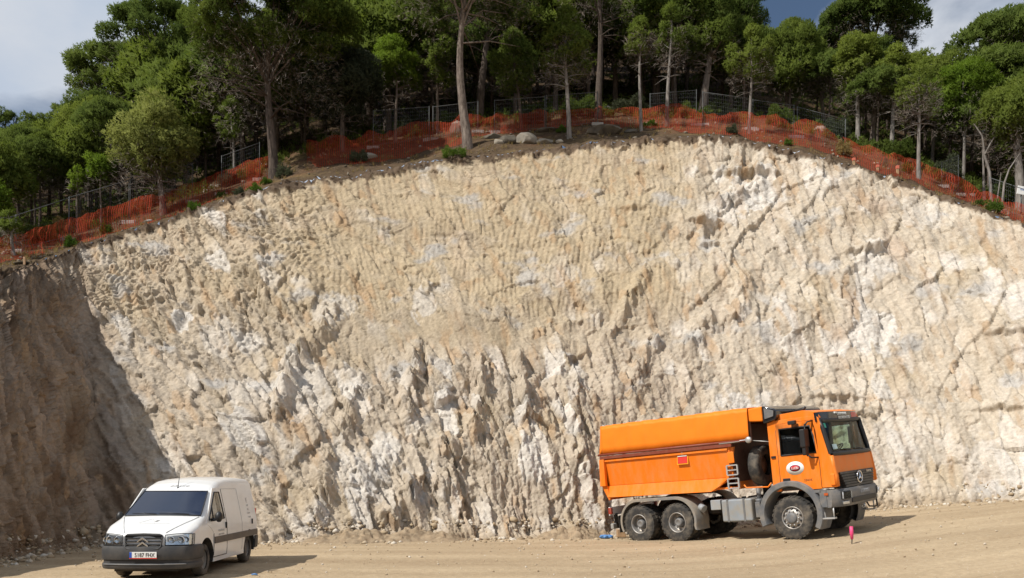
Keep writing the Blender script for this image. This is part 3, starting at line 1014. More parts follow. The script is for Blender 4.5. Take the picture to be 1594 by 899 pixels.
        lp = [side(-.20 - .60 * t - .0, 1.085 + .55 * t, .016, sg) for t in np.linspace(0, 1, 8)] + [side(-.80 - .25 * t, 1.635, .016, sg) for t in np.linspace(.1, 1, 5)] + \
             [side(-1.05 - .05 * t, 1.635 - .55 * t, .016, sg) for t in np.linspace(.05, 1, 8)] + [side(-1.10 + .9 * t, 1.085, .016, sg) for t in np.linspace(.05, 1, 8)]
        fm.tube(lp, .012, 6, cap=False).build('window_frame', M_BLACK, door)
        # quarter light bar
        MB().tube([side(-.45, 1.09, .018, sg), side(-.49, 1.345, .018, sg)], .011, 6).build('window_bar', M_BLACK, door)
        hb = MB()
        hx = -1.135
        hb.box(-.022, .022, -.018, .018, -.065, .065)
        y = wid(hx, .94)
        hb.build('handle', M_BLACK, door, bevel=.008, loc=(hx, sg * (y + .018), .94))
        # load-bay handle at the back
        hb = MB().box(-.018, .018, -.014, .014, -.06, .06)
        hb.build('door_handle', M_BLACK, van, bevel=.006, loc=(-3.02, sg * (wid(-3.02, .93) + .01), .93))
        # sliding door shut lines
        ss = MB()
        ss.tube([side(-2.27, .34 + 1.35 * i / 16, .001, sg) for i in range(17)], .006, 5)
        ss.tube([side(-1.25 - 1.0 * i / 10, 1.70, .001, sg) for i in range(11)], .005, 5)
        ss.build('panel_seam', M_SEAM, van)
        # rubbing strip along the flank
        strip = patch('side_strip', (.60, .735, lambda z: -.44, lambda z: -3.42), .024, M_TRIM, sg, nx=40, nz=4, thick=.03)
        # sill
        patch('sill', (.235, .30, lambda z: -.42, lambda z: -2.40), .010, M_WHITE, sg, nx=14, nz=2, thick=.02)
        # mirror
        mr = MB()
        mr.tube([side(-.34, 1.08, .0, sg), (-.33, sg * 1.0, 1.10)], [.035, .03], 8)
        mo = mr.build('mirror_arm', M_BLACK, van)
        ms = MB()
        rr = []
        for t in np.linspace(0, 1, 9):
            z = 1.04 + .21 * t
            k = math.sin(PI * min(max(t, .03), .97)) ** .4
            rr.append([(-.36 + (.085 * math.cos(a)) * k * (1 if math.cos(a) > 0 else .35), sg * (1.03) + .078 * math.sin(a) * k, z) for a in np.linspace(0, 2 * PI, 15)])
        ms.grid(rr)
        ms.add(rr[0], [tuple(range(15))]); ms.add(rr[-1], [tuple(range(15))])
        ms.build('mirror', M_BLACK, van)
    # bumper: swept round the nose
    def nose(a, z, off):
        """a in -1..1 from right flank to left flank"""
        s_ = 1 if a >= 0 else -1
        t = abs(a)
        if t < .55:
            y = .905 * .80 * (t / .55)
            x = .885 - .10 * (t / .55) ** 2.6
        else:
            k = (t - .55) / .45
            th = k * PI / 2
            x = .785 - .40 * (1 - math.cos(th)) * .38 - .28 * k ** 1.6
            y = .724 + .188 * math.sin(th)
        nx_, ny_ = (1, 0) if t < .3 else (math.cos((t - .3) / .7 * PI / 2), math.sin((t - .3) / .7 * PI / 2))
        return (x + off * nx_, s_ * (y + off * ny_), z)
    bp = MB()
    prof = [(.215, -.02), (.225, .025), (.26, .045), (.30, .048), (.325, .040), (.335, .022), (.385, .020), (.395, .040), (.42, .052), (.52, .056), (.60, .052), (.64, .04), (.655, .015), (.66, -.03)]
    A = np.linspace(-1, 1, 61)
    bp.grid([[nose(a, z, o) for a in A] for z, o in prof])
    bp.add([nose(a, prof[0][0], prof[0][1]) for a in A] + [nose(a, .215, -.18) for a in A], [(i, i + 1, 61 + i + 1, 61 + i) for i in range(60)])
    bumper = bp.build('front_bumper', M_GREYPL, van)
    bumper.modifiers.new('e', 'EDGE_SPLIT').split_angle = math.radians(35)
    # lower intake with bright lip
    it = MB()
    it.grid([[nose(a, z, .026) for a in np.linspace(-.5, .5, 31)] for z in (.338, .384)])
    it.build('air_intake', M_BLACK, bumper)
    MB().tube([nose(a, .312, .052) for a in np.linspace(-.62, .62, 41)], .012, 6).build('lip', M_TGREY, bumper)
    # number plate
    pl = MB().box(-.006, .006, -.26, .26, -.055, .055)
    plate = pl.build('number_plate', [M_PLATE], van, bevel=.004, loc=(.957, 0.03, .495))
    MB().box(-.002, .002, -.26, -.215, -.053, .053).build('plate_band', M_BLUE, plate, loc=(.007, 0, 0))
    R = (PI / 2, 0, PI / 2)
    lettering('5187 FHX', .105, M_INK, plate, (.007, .03, -.004), R, sx=.88)
    MB().box(-.003, .003, -.265, .265, -.008, .008).build('plate_rim', M_RED, plate, loc=(0, 0, -.063))
    # grille
    g = MB()
    gz0, gz1, gw = .60, .865, .345
    g.add([(.865, -gw, gz0), (.865, gw, gz0), (.842, gw, gz1), (.842, -gw, gz1)], [(0, 1, 2, 3)])
    for k in range(5):
        z = gz0 + .02 + k * (gz1 - gz0 - .03) / 4.0
        x = .905 - .03 * (z - gz0) / (gz1 - gz0)
        g.box(x - .05, x + .012, -gw, gw, z - .010, z + .012)
    grille = g.build('grille', M_BLACK, van, bevel=.004)
    fr_ = MB()
    def fx(z): return .905 - .03 * (z - gz0) / (gz1 - gz0)
    lp = [(fx(gz0) + .01, -gw + .04, gz0), (fx(gz0) + .012, gw - .04, gz0), (fx(gz0), gw, gz0 + .04), (fx(gz1) - .02, gw + .012, gz1 - .03), (fx(gz1) - .02, gw - .03, gz1), (fx(gz1) - .015, 0, gz1 + .012), (fx(gz1) - .02, -gw + .03, gz1), (fx(gz1) - .02, -gw - .012, gz1 - .03), (fx(gz0), -gw, gz0 + .04)]
    fr_.tube(lp + [lp[0]], .017, 8, cap=False).build('grille_surround', M_GREYPL, grille)
    ch = MB()
    for dz in (0, .085):
        z = .665 + dz
        for s_ in (1, -1):
            ch.prism([(0, z + .075), (s_ * .105, z), (s_ * .105, z - .03), (0, z + .035)], .905, .925, 'x')
    ch.build('chevron_emblem', M_CHROME, grille, bevel=.004)
    # headlamps
    def lampnose(a, z, off):
        x, y, zz = nose(a, z, off)
        return (x - .035 * max(0, (z - .66) / .2), y, zz)
    for sg in (1, -1):
        hl = MB()
        aa = np.linspace(.315, .80, 15)
        def top(a): return .855 + .02 * S(.3, .5, a) - .015 * S(.6, .82, a)
        hl.grid([[lampnose(sg * a, .672 + (top(a) - .672) * t, -.005) for a in aa] for t in np.linspace(0, 1, 7)])
        head = hl.build('headlight', M_LAMP, van)
        for a_, r_, mt in ((.40, .06, M_LAMP), (.53, .068, M_LAMP), (.66, .05, M_LAMP)):
            p = lampnose(sg * a_, .765, -.002)
            rf = MB().lathe([(.0, .0), (r_ * .35, .004), (r_ * .8, .018), (r_, .024), (r_ * 1.04, .012)], (0, 0, 0), axis='x', n=20)
            rf.build('lamp_bowl', mt, head, loc=p)
        ln = MB()
        ln.grid([[lampnose(sg * a, .670 + (top(a) + .002 - .670) * t, .028) for a in aa] for t in np.linspace(0, 1, 7)])
        ln.build('lens', M_LENS, head)
        rimm = MB().tube([lampnose(sg * a, .668, .022) for a in aa] + [lampnose(sg * .8, .668 + (top(.8) - .668) * t, .022) for t in (.5, 1)] + [lampnose(sg * a, top(a) + .004, .022) for a in aa[::-1]] + [lampnose(sg * aa[0], .75, .022), lampnose(sg * aa[0], .668, .022)], .007, 5, cap=False)
        rimm.build('lamp_rim', M_BLACK, head)
    # bonnet shut lines
    def hood(x, y): return (x, y, zt(x) + .03 * (1 - (y / .8) ** 2) + .003)
    for sg in (1, -1):
        bl = MB()
        bl.tube([hood(.80 - .76 * t, sg * (.40 + .36 * t ** .9)) for t in np.linspace(0, 1, 12)], .007, 5)
        bl.build('bonnet_seam', M_SEAM, van)
    # bonnet mark: triangle outline with an E
    mk = MB()
    T = [(.42, .02), (.20, -.10), (.42, -.30)]
    for a, b in ((0, 1), (1, 2)):
        mk.tube([hood(T[a][0] + (T[b][0] - T[a][0]) * t, T[a][1] + (T[b][1] - T[a][1]) * t) for t in np.linspace(0, 1, 6)], .0022, 4)
    mk.tube([hood(.44, .33 - .6 * t) for t in np.linspace(0, 1, 8)], .002, 4)
    mark = mk.build('bonnet_mark', M_SEAM, van)
    sl_h = math.atan2(zt(.25) - zt(.42), .17)
    p = hood(.335, .02)
    lettering('E', .11, M_GREYINK, mark, (p[0], p[1], p[2] + .006), (math.atan2(zt(.25) - zt(.42), .17), 0, PI / 2), shear=.35)
    # forehead writing, aerial
    x0 = -.86
    ang = math.atan2(zt(-.98) - zt(-.80), .18)
    lettering('elayse', .13, M_GREYINK, van, (x0, .0, zt(x0) + .037), (ang, 0, PI / 2), shear=.45, sx=1.3, extr=.001)
    MB().tube([(-.78, 0, zt(-.78) + .02), (-.79, 0, zt(-.78) + .06), (-.95, -.01, zt(-.78) + .42)], [.022, .009, .004], 6).build('aerial', M_BLACK, van)
    # flank writing (faint, left side)
    ym = wid(-.82, .86) + .010
    LR = (PI / 2, 0, PI)
    lettering('instal·lacions', .075, M_GREYINK, van, (-.84, ym + .004, .855), LR, extr=.001)
    lettering('elayse serveis', .06, M_GREYINK, van, (-.84, ym + .005, .775), LR, extr=.001)
    for k, (t, sz) in enumerate((('E', .16), ('telf.', .06), ('fax.', .06), ('movil', .06), ('e-mail', .06))):
        z = 1.42 if k == 0 else 1.31 - .09 * (k - 1)
        lettering(t, sz, M_GREYINK, van, (-2.86, wid(-2.86, z) + .004, z), (PI / 2 - .13 * (z > 1), 0, PI), sx=1.4, extr=.001)
    # rear corners, lights
    for sg in (1, -1):
        MB().box(-.02, .02, -.05, .05, -.22, .22).build('tail_light', M_RED, van, bevel=.01, loc=(-3.545, sg * .79, 1.0))
        cap = patch('rear_bumper', (.30, .58, lambda z: -3.20, lambda z: -3.55), .03, M_GREYPL, sg, nx=8, nz=5, thick=.05)
    MB().box(-3.60, -3.53, -.86, .86, .30, .58).build('bumper_bar', M_GREYPL, van, bevel=.03)
    MB().box(-3.4, .75, -.62, .62, .17, .26).build('underbody', M_DARK, van)
    # wheels
    for wx in (0, -2.82):
        for sg in (1, -1):
            wm = MB()
            wr = [(.185, -.085), (.205, -.095), (.27, -.098), (.302, -.085), (.313, -.06), (.315, 0), (.313, .06), (.302, .085), (.27, .098), (.205, .095), (.185, .085)]
            piv = thing('wheel', None, None, (wx, sg * .765, WR)); piv.parent = van
            wm.lathe(wr, n=40).build('tyre', M_RUBBER, piv)
            rm = MB().lathe([(.188, -.08), (.192, .07 * sg), (.17, .055 * sg), (.16, .02 * sg), (.10, .045 * sg), (.06, .05 * sg), (0, .05 * sg)], n=32)
            rim = rm.build('rim', M_VANRIM, piv)
    # seats/steering are hidden behind the dark glass
    return van


M_SEAM = pmat('seam_grey', (.5, .5, .49), .6)
M_VANSIDE = pmat('van_side_glass', (.045, .042, .03), .04, spec=.8, coat=1.0)
M_VANRIM = pmat('dull_wheel_steel', (.16, .155, .15), .6, metal=.3, dirt=DUST, dirt_amt=.3)
van = build_van()

# ------------------------------------------------------------------ orange tipper truck (x forward from the front axle, y to its left, z up)
def build_truck():
    head = math.radians(-47.0)
    hx, hy = math.cos(head), math.sin(head)
    lx, ly = -hy, hx                      # to the left
    nx0, ny0 = (1237 - CX) / F * 21.2, 21.2
    ox, oy = nx0 + 1.20 * lx, ny0 + 1.20 * ly
    def gz(x, y): return float(ground_z(ox + hx * x + lx * y))
    zf = gz(0, 0); zr = gz(-4.3, 0)
    pitch = math.atan2(zf - zr, 4.3)
    roll = math.atan2(gz(-2.1, 1.05) - gz(-2.1, -1.05), 2.1)
    M = Matrix.Rotation(head, 4, 'Z') @ Matrix.Rotation(-pitch, 4, 'Y') @ Matrix.Rotation(roll, 4, 'X')
    tr = thing('dump_truck', 'orange three-axle tipper truck with a canvas-covered body parked by the quarry face', 'truck', (ox, oy, zf - .015), M.to_euler())
    tr.scale = (1.025, 1.025, 1.025)
    XR = (PI / 2, 0, 0)        # text on the right flank
    WR = .56
    AX = (0, -3.55, -4.93)

    # ---- chassis
    ch = MB()
    for s_ in (1, -1):
        ch.box(-6.05, 1.0, s_ * .42 - .05, s_ * .42 + .05, .72, .98)
    for x in (-5.9, -4.25, -2.9, -1.6, -.6, .6):
        ch.box(x - .06, x + .06, -.37, .37, .76, .94)
    ch.box(-6.05, -5.95, -.95, .95, .62, .80)
    frame = ch.build('chassis_frame', M_DARK, tr)
    for x in AX:
        ax = MB().tube([(x, -1.0, WR), (x, -.35, WR), (x, -.2, WR - .02), (x, .2, WR - .02), (x, .35, WR), (x, 1.0, WR)], [.10, .10, .22, .22, .10, .10], 12)
        ax.build('axle', M_DARK, tr)
    for s_ in (1, -1):
        sp = MB().tube([(-5.3, s_ * .52, .62), (-4.25, s_ * .52, .84), (-3.2, s_ * .52, .62)], [.05, .09, .05], 6)
        sp.build('leaf_spring', M_DARK, tr)

    # ---- wheels
    def wheel(x, y, out, dual, front):
        piv = thing('wheel', None, None, (x, y, WR)); piv.parent = tr
        w = .31 if front else .30
        t = MB(); n = 56
        prof = [(.285, -w / 2 * .8), (.31, -w / 2), (.42, -w / 2 * 1.04), (.50, -w / 2 * 1.0), (.543, -w / 2 * .86)]
        prof = prof + [(.556, -w / 2 * .6), (.56, 0), (.556, w / 2 * .6)] + [(r, -t_) for r, t_ in prof[::-1]]
        t.lathe(prof, n=n)
        # tread blocks
        for k in range(n):
            if k % 2: continue
            a0 = 2 * PI * k / n; a1 = 2 * PI * (k + 1.15) / n
            for (ya, yb, sh) in ((-w / 2 * .97, -w * .12, 0), (w * .12, w / 2 * .97, .5)):
                b0 = a0 + sh * 2 * PI / n; b1 = a1 + sh * 2 * PI / n
                vs = []
                for r_ in (.54, .572):
                    for an, yy in ((b0, ya), (b1, ya), (b1, yb), (b0, yb)):
                        rr = r_ if abs(yy) < w * .3 or r_ < .55 else r_ - .012
                        vs.append((rr * math.cos(an), yy, rr * math.sin(an)))
                t.add(vs, [(0, 1, 2, 3), (4, 7, 6, 5), (0, 4, 5, 1), (1, 5, 6, 2), (2, 6, 7, 3), (3, 7, 4, 0)])
        tyre = t.build('tyre', M_RUBBER, piv)
        tyre.modifiers.new('e', 'EDGE_SPLIT').split_angle = math.radians(40)
        r = MB(); o = out * w / 2
        if front:
            r.lathe([(.29, -o * .9), (.30, o * .92), (.278, o * .98), (.262, o * .80), (.255, o * .62), (.205, o * .98), (.165, o * 1.12), (.145, o * 1.12)], n=40)
            for k in range(10):
                a = 2 * PI * k / 10
                r.lathe([(.019, o * 1.0), (.019, o * 1.24), (.012, o * 1.28), (0, o * 1.28)], (.185 * math.cos(a), 0, .185 * math.sin(a)), n=8, mi=1)
                a = 2 * PI * (k + .5) / 10
                r.lathe([(.027, o * .80), (.024, o * 1.0), (0, o * 1.0)], (.232 * math.cos(a), 0, .232 * math.sin(a)), n=10, mi=2)
            rim = r.build('rim', [M_STEEL, M_GALV, M_BLACK], piv)
            h = MB().lathe([(.145, o * 1.0), (.14, o * 1.3), (.118, o * 1.42), (.06, o * 1.46), (0, o * 1.46)], n=28)
            hub = h.build('hub', M_TGREY, piv)
        else:
            r.lathe([(.29, -o * .9), (.30, o * .92), (.278, o * .98), (.264, o * .80), (.258, -o * .15), (.235, -o * .45), (.16, -o * .35)], n=40)
            for k in range(10):
                a = 2 * PI * k / 10
                r.lathe([(.017, -o * .45), (.017, o * -.12), (0, -o * .12)], (.2 * math.cos(a), 0, .2 * math.sin(a)), n=8, mi=1)
            rim = r.build('rim', [M_STEEL, M_GALV], piv)
            h = MB().lathe([(.15, -o * .6), (.145, -o * .05), (.130, o * .25), (.118, o * .55), (.10, o * .66), (.07, o * .68), (.06, o * .62), (.0, o * .62)], n=28)
            h.build('hub', M_TGREY, piv)
        return piv
    for s_ in (1, -1):
        wheel(AX[0], s_ * 1.04, s_, False, True)
        for x in AX[1:]:
            wheel(x, s_ * 1.08, s_, True, False)
            wheel(x, s_ * .74, s_, True, False)

    # ---- mudguards
    for s_ in (1, -1):
        m = MB()
        path = []
        R0 = .70
        for a in np.linspace(math.radians(205), math.radians(90), 12): path.append((AX[2] + R0 * math.cos(a) * 1.0, WR + .06 + R0 * math.sin(a)))
        for a in np.linspace(math.radians(90), math.radians(-25), 12): path.append((AX[1] + R0 * math.cos(a), WR + .06 + R0 * math.sin(a)))
        path[-1] = (path[-1][0] + .06, path[-1][1])
        y0, y1 = s_ * .62, s_ * 1.25
        th = .025
        top = [(x, z) for x, z in path]
        rows_o = [[(x, y0, z), (x, y1 - s_ * .02, z), (x, y1, z - .02), (x, y1, z - .05)] for x, z in path]
        def inw(x, z, k=.035):
            c = AX[2] if x < AX[2] else AX[1] if x > AX[1] else x
            d = math.hypot(x - c, z - WR - .06) or 1
            return (x - (x - c) / d * k, z - (z - WR - .06) / d * k)
        rows = []
        for x, z in path:
            xi, zi = inw(x, z); xe, ze = inw(x, z, .085)
            rows.append([(x, y0, z), (x, y1 - s_ * .03, z), (x - (x - xi) * .5, y1, z - (z - zi) * .5), (xe, y1, ze), (xe, y1 - s_ * .03, ze), (xi, y1 - s_ * .04, zi), (xi, y0, zi)])
        m.grid(rows)
        m.add(rows[0], [tuple(range(7))]); m.add(rows[-1], [tuple(range(7))])
        o = m.build('rear_mudguard', M_MUD, tr)
        o.modifiers.new('e', 'EDGE_SPLIT').split_angle = math.radians(38)
        # front wheel arch
        f = MB(); rows = []
        cx, cz, Ri, Ro = -.02, WR + .10, .70, .86
        for a in np.linspace(math.radians(200), math.radians(-28), 30):
            ca, sa = math.cos(a), math.sin(a)
            ri = Ri; ro = Ro + .03 * abs(ca)
            rows.append([(cx + ro * ca, s_ * .75, cz + ro * sa), (cx + ro * ca, s_ * 1.20, cz + ro * sa), (cx + (ro - .03) * ca, s_ * 1.25, cz + (ro - .03) * sa), (cx + (ri + .03) * ca, s_ * 1.25, cz + (ri + .03) * sa), (cx + ri * ca, s_ * 1.20, cz + ri * sa), (cx + ri * ca, s_ * .75, cz + ri * sa)])
        f.grid(rows); f.add(rows[0], [tuple(range(6))]); f.add(rows[-1], [tuple(range(6))])
        o = f.build('wheel_arch', M_TGREY, tr)
        o.modifiers.new('e', 'EDGE_SPLIT').split_angle = math.radians(38)

    # ---- cab
    W = 1.16
    zb = 1.26
    # side outline pieces (x, z)
    xb = -.46                      # back of the cab
    cab = MB()
    def fxz(z): return float(np.interp(z, [1.15, 1.55, 2.06, 3.02, 3.2], [1.26, 1.25, 1.18, .97, .84]))
    cab_parts = []
    for s_ in (1, -1):
        a, b = (W - .06, W) if s_ > 0 else (-W, -W + .06)
        cab.prism([(xb, zb), (-.24, zb), (-.24, 3.10), (xb, 3.06)], a, b)                                       # rear pillar strip
        cab.prism([(.86, zb + .02), (1.245, zb + .02), (fxz(1.55), 1.55), (fxz(2.06) - .03, 2.06), (.86, 2.06)], a, b)              # front corner below the screen
        cab.prism([(.86, 2.06), (fxz(2.06) - .03, 2.06), (fxz(3.0) - .03, 3.0), (.765, 3.0), (.83, 2.72)], a, b)       # front pillar
        cab.prism([(-.24, 3.0), (fxz(3.0) - .03, 3.0), (fxz(3.1) - .03, 3.10), (-.24, 3.10)], a, b)                    # cant rail
    cab.prism([(xb, 3.06), (xb + .12, 3.24), (.50, 3.27), (fxz(3.12), 3.19), (fxz(3.02) - .02, 3.03), (xb, 3.03)], -W + .065, W - .065)         # roof
    cab.box(xb, xb + .05, -W + .065, W - .065, zb, 2.25)                                                            # back wall
    cab.box(xb, xb + .05, -W + .065, W - .065, 2.85, 3.03)
    for y0, y1 in ((-W + .065, -.92), (.92, W - .065)):
        cab.box(xb, xb + .05, y0, y1, 2.25, 2.85)
    cab.box(xb, xb + .05, -.9, .9, 2.251, 2.849, 1)
    cab.box(xb + .05, 1.15, -W + .065, W - .065, zb, zb + .08, 1)                                                   # floor
    fp = [(1.10, 1.62), (fxz(1.62) + .0, 1.62), (fxz(2.05) + .01, 2.05), (1.05, 2.07)]
    cab.prism(fp, -W + .065, W - .065)                                                                              # front panel under the screen
    cab.box(xb + .052, xb + .075, -W + .066, W - .066, zb + .09, 3.0, 1)
    cab.box(xb + .076, fxz(3.0) - .06, -W + .066, W - .066, 2.985, 3.02, 1)
    cab.box(1.02, 1.095, -W + .066, W - .066, 1.63, 2.06, 1)
    for s_ in (1, -1):
        ya = s_ * (W - .075)
        cab.box(xb + .076, (-.16 if s_ < 0 else .22), ya - .008, ya + .008, zb + .09, 2.98, 1)
        cab.box(-.15, .84, ya - .008, ya + .008, zb + .09, 2.16, 1)
    cabo = cab.build('cab', [M_ORANGE, M_CABTRIM], tr, bevel=.018, seg=2)
    # rounded front corners
    for s_ in (1, -1):
        co = MB().tube([(fxz(z) - .03, s_ * (W - .045), z) for z in (1.30, 1.55, 1.8, 2.06)], .055, 10)
        co.build('corner_panel', M_ORANGE, tr)
    # inside
    ins = MB()
    ins.box(.70, 1.06, -1.04, 1.04, 1.40, 2.0)
    ins.box(.62, .80, .15, .95, 1.75, 2.10)
    dash = ins.build('dashboard', M_CABTRIM, tr, bevel=.03)
    for y in (-.55, .55):
        st = MB().box(-.25, .25, -.25, .25, -.10, .08).box(-.33, -.20, -.24, .24, .0, .75).box(-.34, -.24, -.14, .14, .75, .95)
        st.build('seat', M_SEAT, tr, bevel=.04, loc=(.05, y, 1.78))
    sw = MB()
    c = Vector((.52, .55, 2.20)); nrm = Vector((-.62, 0, .78)); u = Vector((.78, 0, .62)); v = Vector((0, 1, 0))
    ringp = [c + u * .22 * math.cos(a) + v * .22 * math.sin(a) for a in np.linspace(0, 2 * PI, 25)]
    sw.tube(ringp, .018, 8, cap=False)
    for a in (0, 2.1, 4.2):
        sw.tube([c - nrm * .03, c + u * .21 * math.cos(a) + v * .21 * math.sin(a)], .014, 6)
    sw.tube([c - nrm * .03, c - nrm * .45], .03, 8)
    sw.build('steering_wheel', M_BLACK, tr)
    # windscreen
    def scr(z, y, off=0.0):
        return (fxz(z) + off - .05 * (abs(y) / 1.1) ** 3 * 1.0, y, z + off * .3)
    def pane(m, z0, z1, yw, off, th, ny=14):
        ys = np.linspace(-yw, yw, ny + 1); zs = np.linspace(z0, z1, 7)
        for o in (off, off - th):
            m.grid([[scr(z, y, o) for y in ys] for z in zs])
        return m
    wsx = pane(MB(), 2.10, 2.93, W - .07, .012, .008).build('windscreen', M_TRUCKGLASS, tr)
    sf = MB()
    yw = W - .05
    loop = [scr(2.09, y, .02) for y in np.linspace(-yw, yw, 13)] + [scr(z, yw, .02) for z in np.linspace(2.1, 2.95, 6)[1:]] + [scr(2.95, y, .02) for y in np.linspace(yw, -yw, 13)[1:]] + [scr(z, -yw, .02) for z in np.linspace(2.95, 2.1, 6)[1:]]
    sf.tube(loop, .062, 8, cap=False).build('screen_surround', M_BLACK, wsx)
    sf = MB(); sf.grid([[scr(z, y, .018) for y in np.linspace(-yw, yw, 13)] for z in (2.07, 2.13)]); sf.build('screen_base', M_BLACK, wsx)
    for y0 in (.85, .1, -.62):
        MB().tube([scr(2.11, y0, .045), scr(2.16, y0 - .3, .05), scr(2.19, y0 - .62 if y0 > -.5 else y0 - .4, .05)], [.018, .013, .010], 6).build('wiper', M_BLACK, wsx)
    s1 = MB()
    q = [scr(2.76, -1.04, .024), scr(2.76, -.93, .024), scr(2.88, -.93, .024), scr(2.88, -1.04, .024)]
    s1.add(q, [(0, 1, 2, 3)]).build('round_sticker', M_GREENSTK, wsx)
    s2 = MB(); q = [scr(2.21, -.94, .024), scr(2.21, -.72, .024), scr(2.33, -.72, .024), scr(2.33, -.94, .024)]
    s2.add(q, [(0, 1, 2, 3)]).build('permit_sticker', M_GLASSTK, wsx)
    # sun visor with the name board
    vs = MB()
    def vis(z, y, off): return (fxz(2.95) + .05 + (3.17 - z) * .10 + off - .16 * (abs(y) / 1.2) ** 3, y, z)
    ys = np.linspace(-1.19, 1.19, 21)
    A = [[vis(z, y, .0) for y in ys] for z in (2.93, 3.03, 3.13, 3.17)]
    B = [[vis(z, y, -.035) for y in ys] for z in (2.93, 3.03, 3.13, 3.17)]
    vs.grid(A); vs.grid(B)
    def edge(m, p, q): m.add(p + q, [(i, i + 1, len(p) + i + 1, len(p) + i) for i in range(len(p) - 1)])
    edge(vs, A[0], B[0]); edge(vs, A[-1], B[-1]); edge(vs, [r[0] for r in A], [r[0] for r in B]); edge(vs, [r[-1] for r in A], [r[-1] for r in B])
    visor = vs.build('sun_visor', M_VISOR, tr)
    visor.modifiers.new('e', 'EDGE_SPLIT').split_angle = math.radians(40)
    for s_ in (1, -1):
        MB().tube([(.70, s_ * 1.12, 3.05), vis(3.05, s_ * 1.15, -.02)], .02, 6).build('visor_bracket', M_BLACK, visor)
    FR = (PI / 2, 0, PI / 2)
    for txt, z, y in (('GERMANS', 3.105, -.08), ('LLORENTES', 3.005, .02)):
        p = vis(z, y, .012)
        lettering(txt, .10, M_WHITEINK, visor, p, (PI / 2 - .11, 0, PI / 2), sx=1.25)
    rp = MB()
    rp.grid([[vis(z, y, .004) for y in np.linspace(.50, .98, 6)] for z in (2.98, 3.14)])
    rp.build('red_panel', M_REDGLOSS, visor)
    MB().box(-.02, .02, -.05, .05, -.02, .02).build('marker_lamp', M_PLATE, visor, loc=vis(3.14, -.42, .012))
    # front: grille, star, lower panels
    g = MB()
    def gx(z): return float(np.interp(z, [1.22, 1.62], [1.30, 1.25]))
    for k in range(6):
        z = 1.24 + k * .066
        hw = .80 + .16 * k / 5
        g.prism([(gx(z) - .10, z + .004), (gx(z) + .03, z), (gx(z) + .012, z + .058), (gx(z) - .10, z + .060)], -hw, hw)
    g.prism([(1.05, 1.22), (1.20, 1.22), (1.16, 1.63), (1.05, 1.63)], -.92, .92, mi=0)
    gr = g.build('grille', M_GRILLE, tr, bevel=.006)
    star = MB()
    c = Vector((1.325, 0, 1.45))
    star.tube([c + Vector((-.01, .145 * math.cos(a), .145 * math.sin(a))) for a in np.linspace(0, 2 * PI, 33)], .016, 8, cap=False)
    for k in range(3):
        a = PI / 2 + k * 2 * PI / 3
        d = Vector((0, math.cos(a), math.sin(a))); p = Vector((0, -math.sin(a), math.cos(a)))
        star.add([c + d * .145, c + p * .028, c - p * .028, c + Vector((.03, 0, 0)), c - Vector((.02, 0, 0))], [(0, 1, 3), (0, 3, 2), (0, 2, 4), (0, 4, 1)])
    star.build('star_emblem', M_CHROME, gr)
    lettering('Actros', .10, M_CHROME, gr, (1.295, .62, 1.575), (PI / 2, 0, PI / 2))
    for s_ in (1, -1):
        k = MB().prism([(s_ * .97, 1.28), (s_ * 1.13, 1.28), (s_ * 1.13, 1.62), (s_ * .99, 1.62)], 1.10, 1.245, 'x')
        k.build('corner_flap', M_ORANGE, tr, bevel=.03)
        MB().box(1.10, 1.22, s_ * 1.15 - .05, s_ * 1.15 + .05, 1.32, 1.62).build('air_deflector', M_ORANGE if s_ < 0 else M_ORANGE, tr, bevel=.03)
    # bumper
    bp = MB()
    def nose(y, off=0): return 1.36 + off - .26 * max(0, (abs(y) - .72) / .52) ** 2
    ys = np.linspace(-1.24, 1.24, 31)
    prof = [(.78, -.10), (.78, -.03), (.82, .0), (1.0, .015), (1.16, .01), (1.22, -.02), (1.22, -.14)]
    bp.grid([[(nose(y, o), y, z) for y in ys] for z, o in prof])
    for s_ in (1, -1):
        e = [(nose(1.24, o), s_ * 1.24, z) for z, o in prof]
        bp.add(e + [(.96, s_ * 1.24, .78), (.96, s_ * 1.24, 1.22)], [tuple(range(7)) + (8, 7)])
        bp.box(.86, .99, s_ * 1.235 - .02, s_ * 1.235 + .02, .80, 1.215)
    bump = bp.build('bumper', M_TGREY, tr)
    bump.modifiers.new('e', 'EDGE_SPLIT').split_angle = math.radians(35)
    MB().box(1.355, 1.392, -.70, .70, .845, .975).build('bumper_intake', M_BLACK, bump, bevel=.02)
    pl = MB().box(-.005, .005, -.26, .26, -.055, .055).build('number_plate', M_PLATEDIM, bump, loc=(1.383, .10, 1.10))
    lettering('2364 BHS', .10, M_INKDIM, bump, (1.391, .10, 1.098), (PI / 2, 0, PI / 2), sx=.85)
    for s_ in (1, -1):
        hd = MB().box(-.04, .02, -.15, .15, -.10, .10).build('headlight_housing', M_BLACK, tr, bevel=.02, loc=(nose(.92) + .01, s_ * .92, 1.06), rot=(0, 0, s_ * .35))
        hb = MB()
        for yy in (-.065, .065):
            hb.lathe([(0, .0), (.03, .004), (.058, .025), (.064, .03)], (.024, yy, 0), 'x', 18)
        hb.box(.021, .024, -.135, .135, -.085, .085)
        hb.build('lamp_bowl', M_LAMPW, hd)
        MB().box(.058, .064, -.138, .138, -.088, .088).build('lens', M_LENS, hd, bevel=.004)
        MB().box(-.02, .02, -.10, .10, -.035, .035).build('fog_lamp', M_LAMP, tr, bevel=.008, loc=(nose(.94) + .012, s_ * .94, .87), rot=(0, 0, s_ * .35))
        MB().box(-.05, .05, -.006, .006, -.03, .03).build('side_reflector', M_REFL, tr, loc=(.99, s_ * 1.262, 1.12))
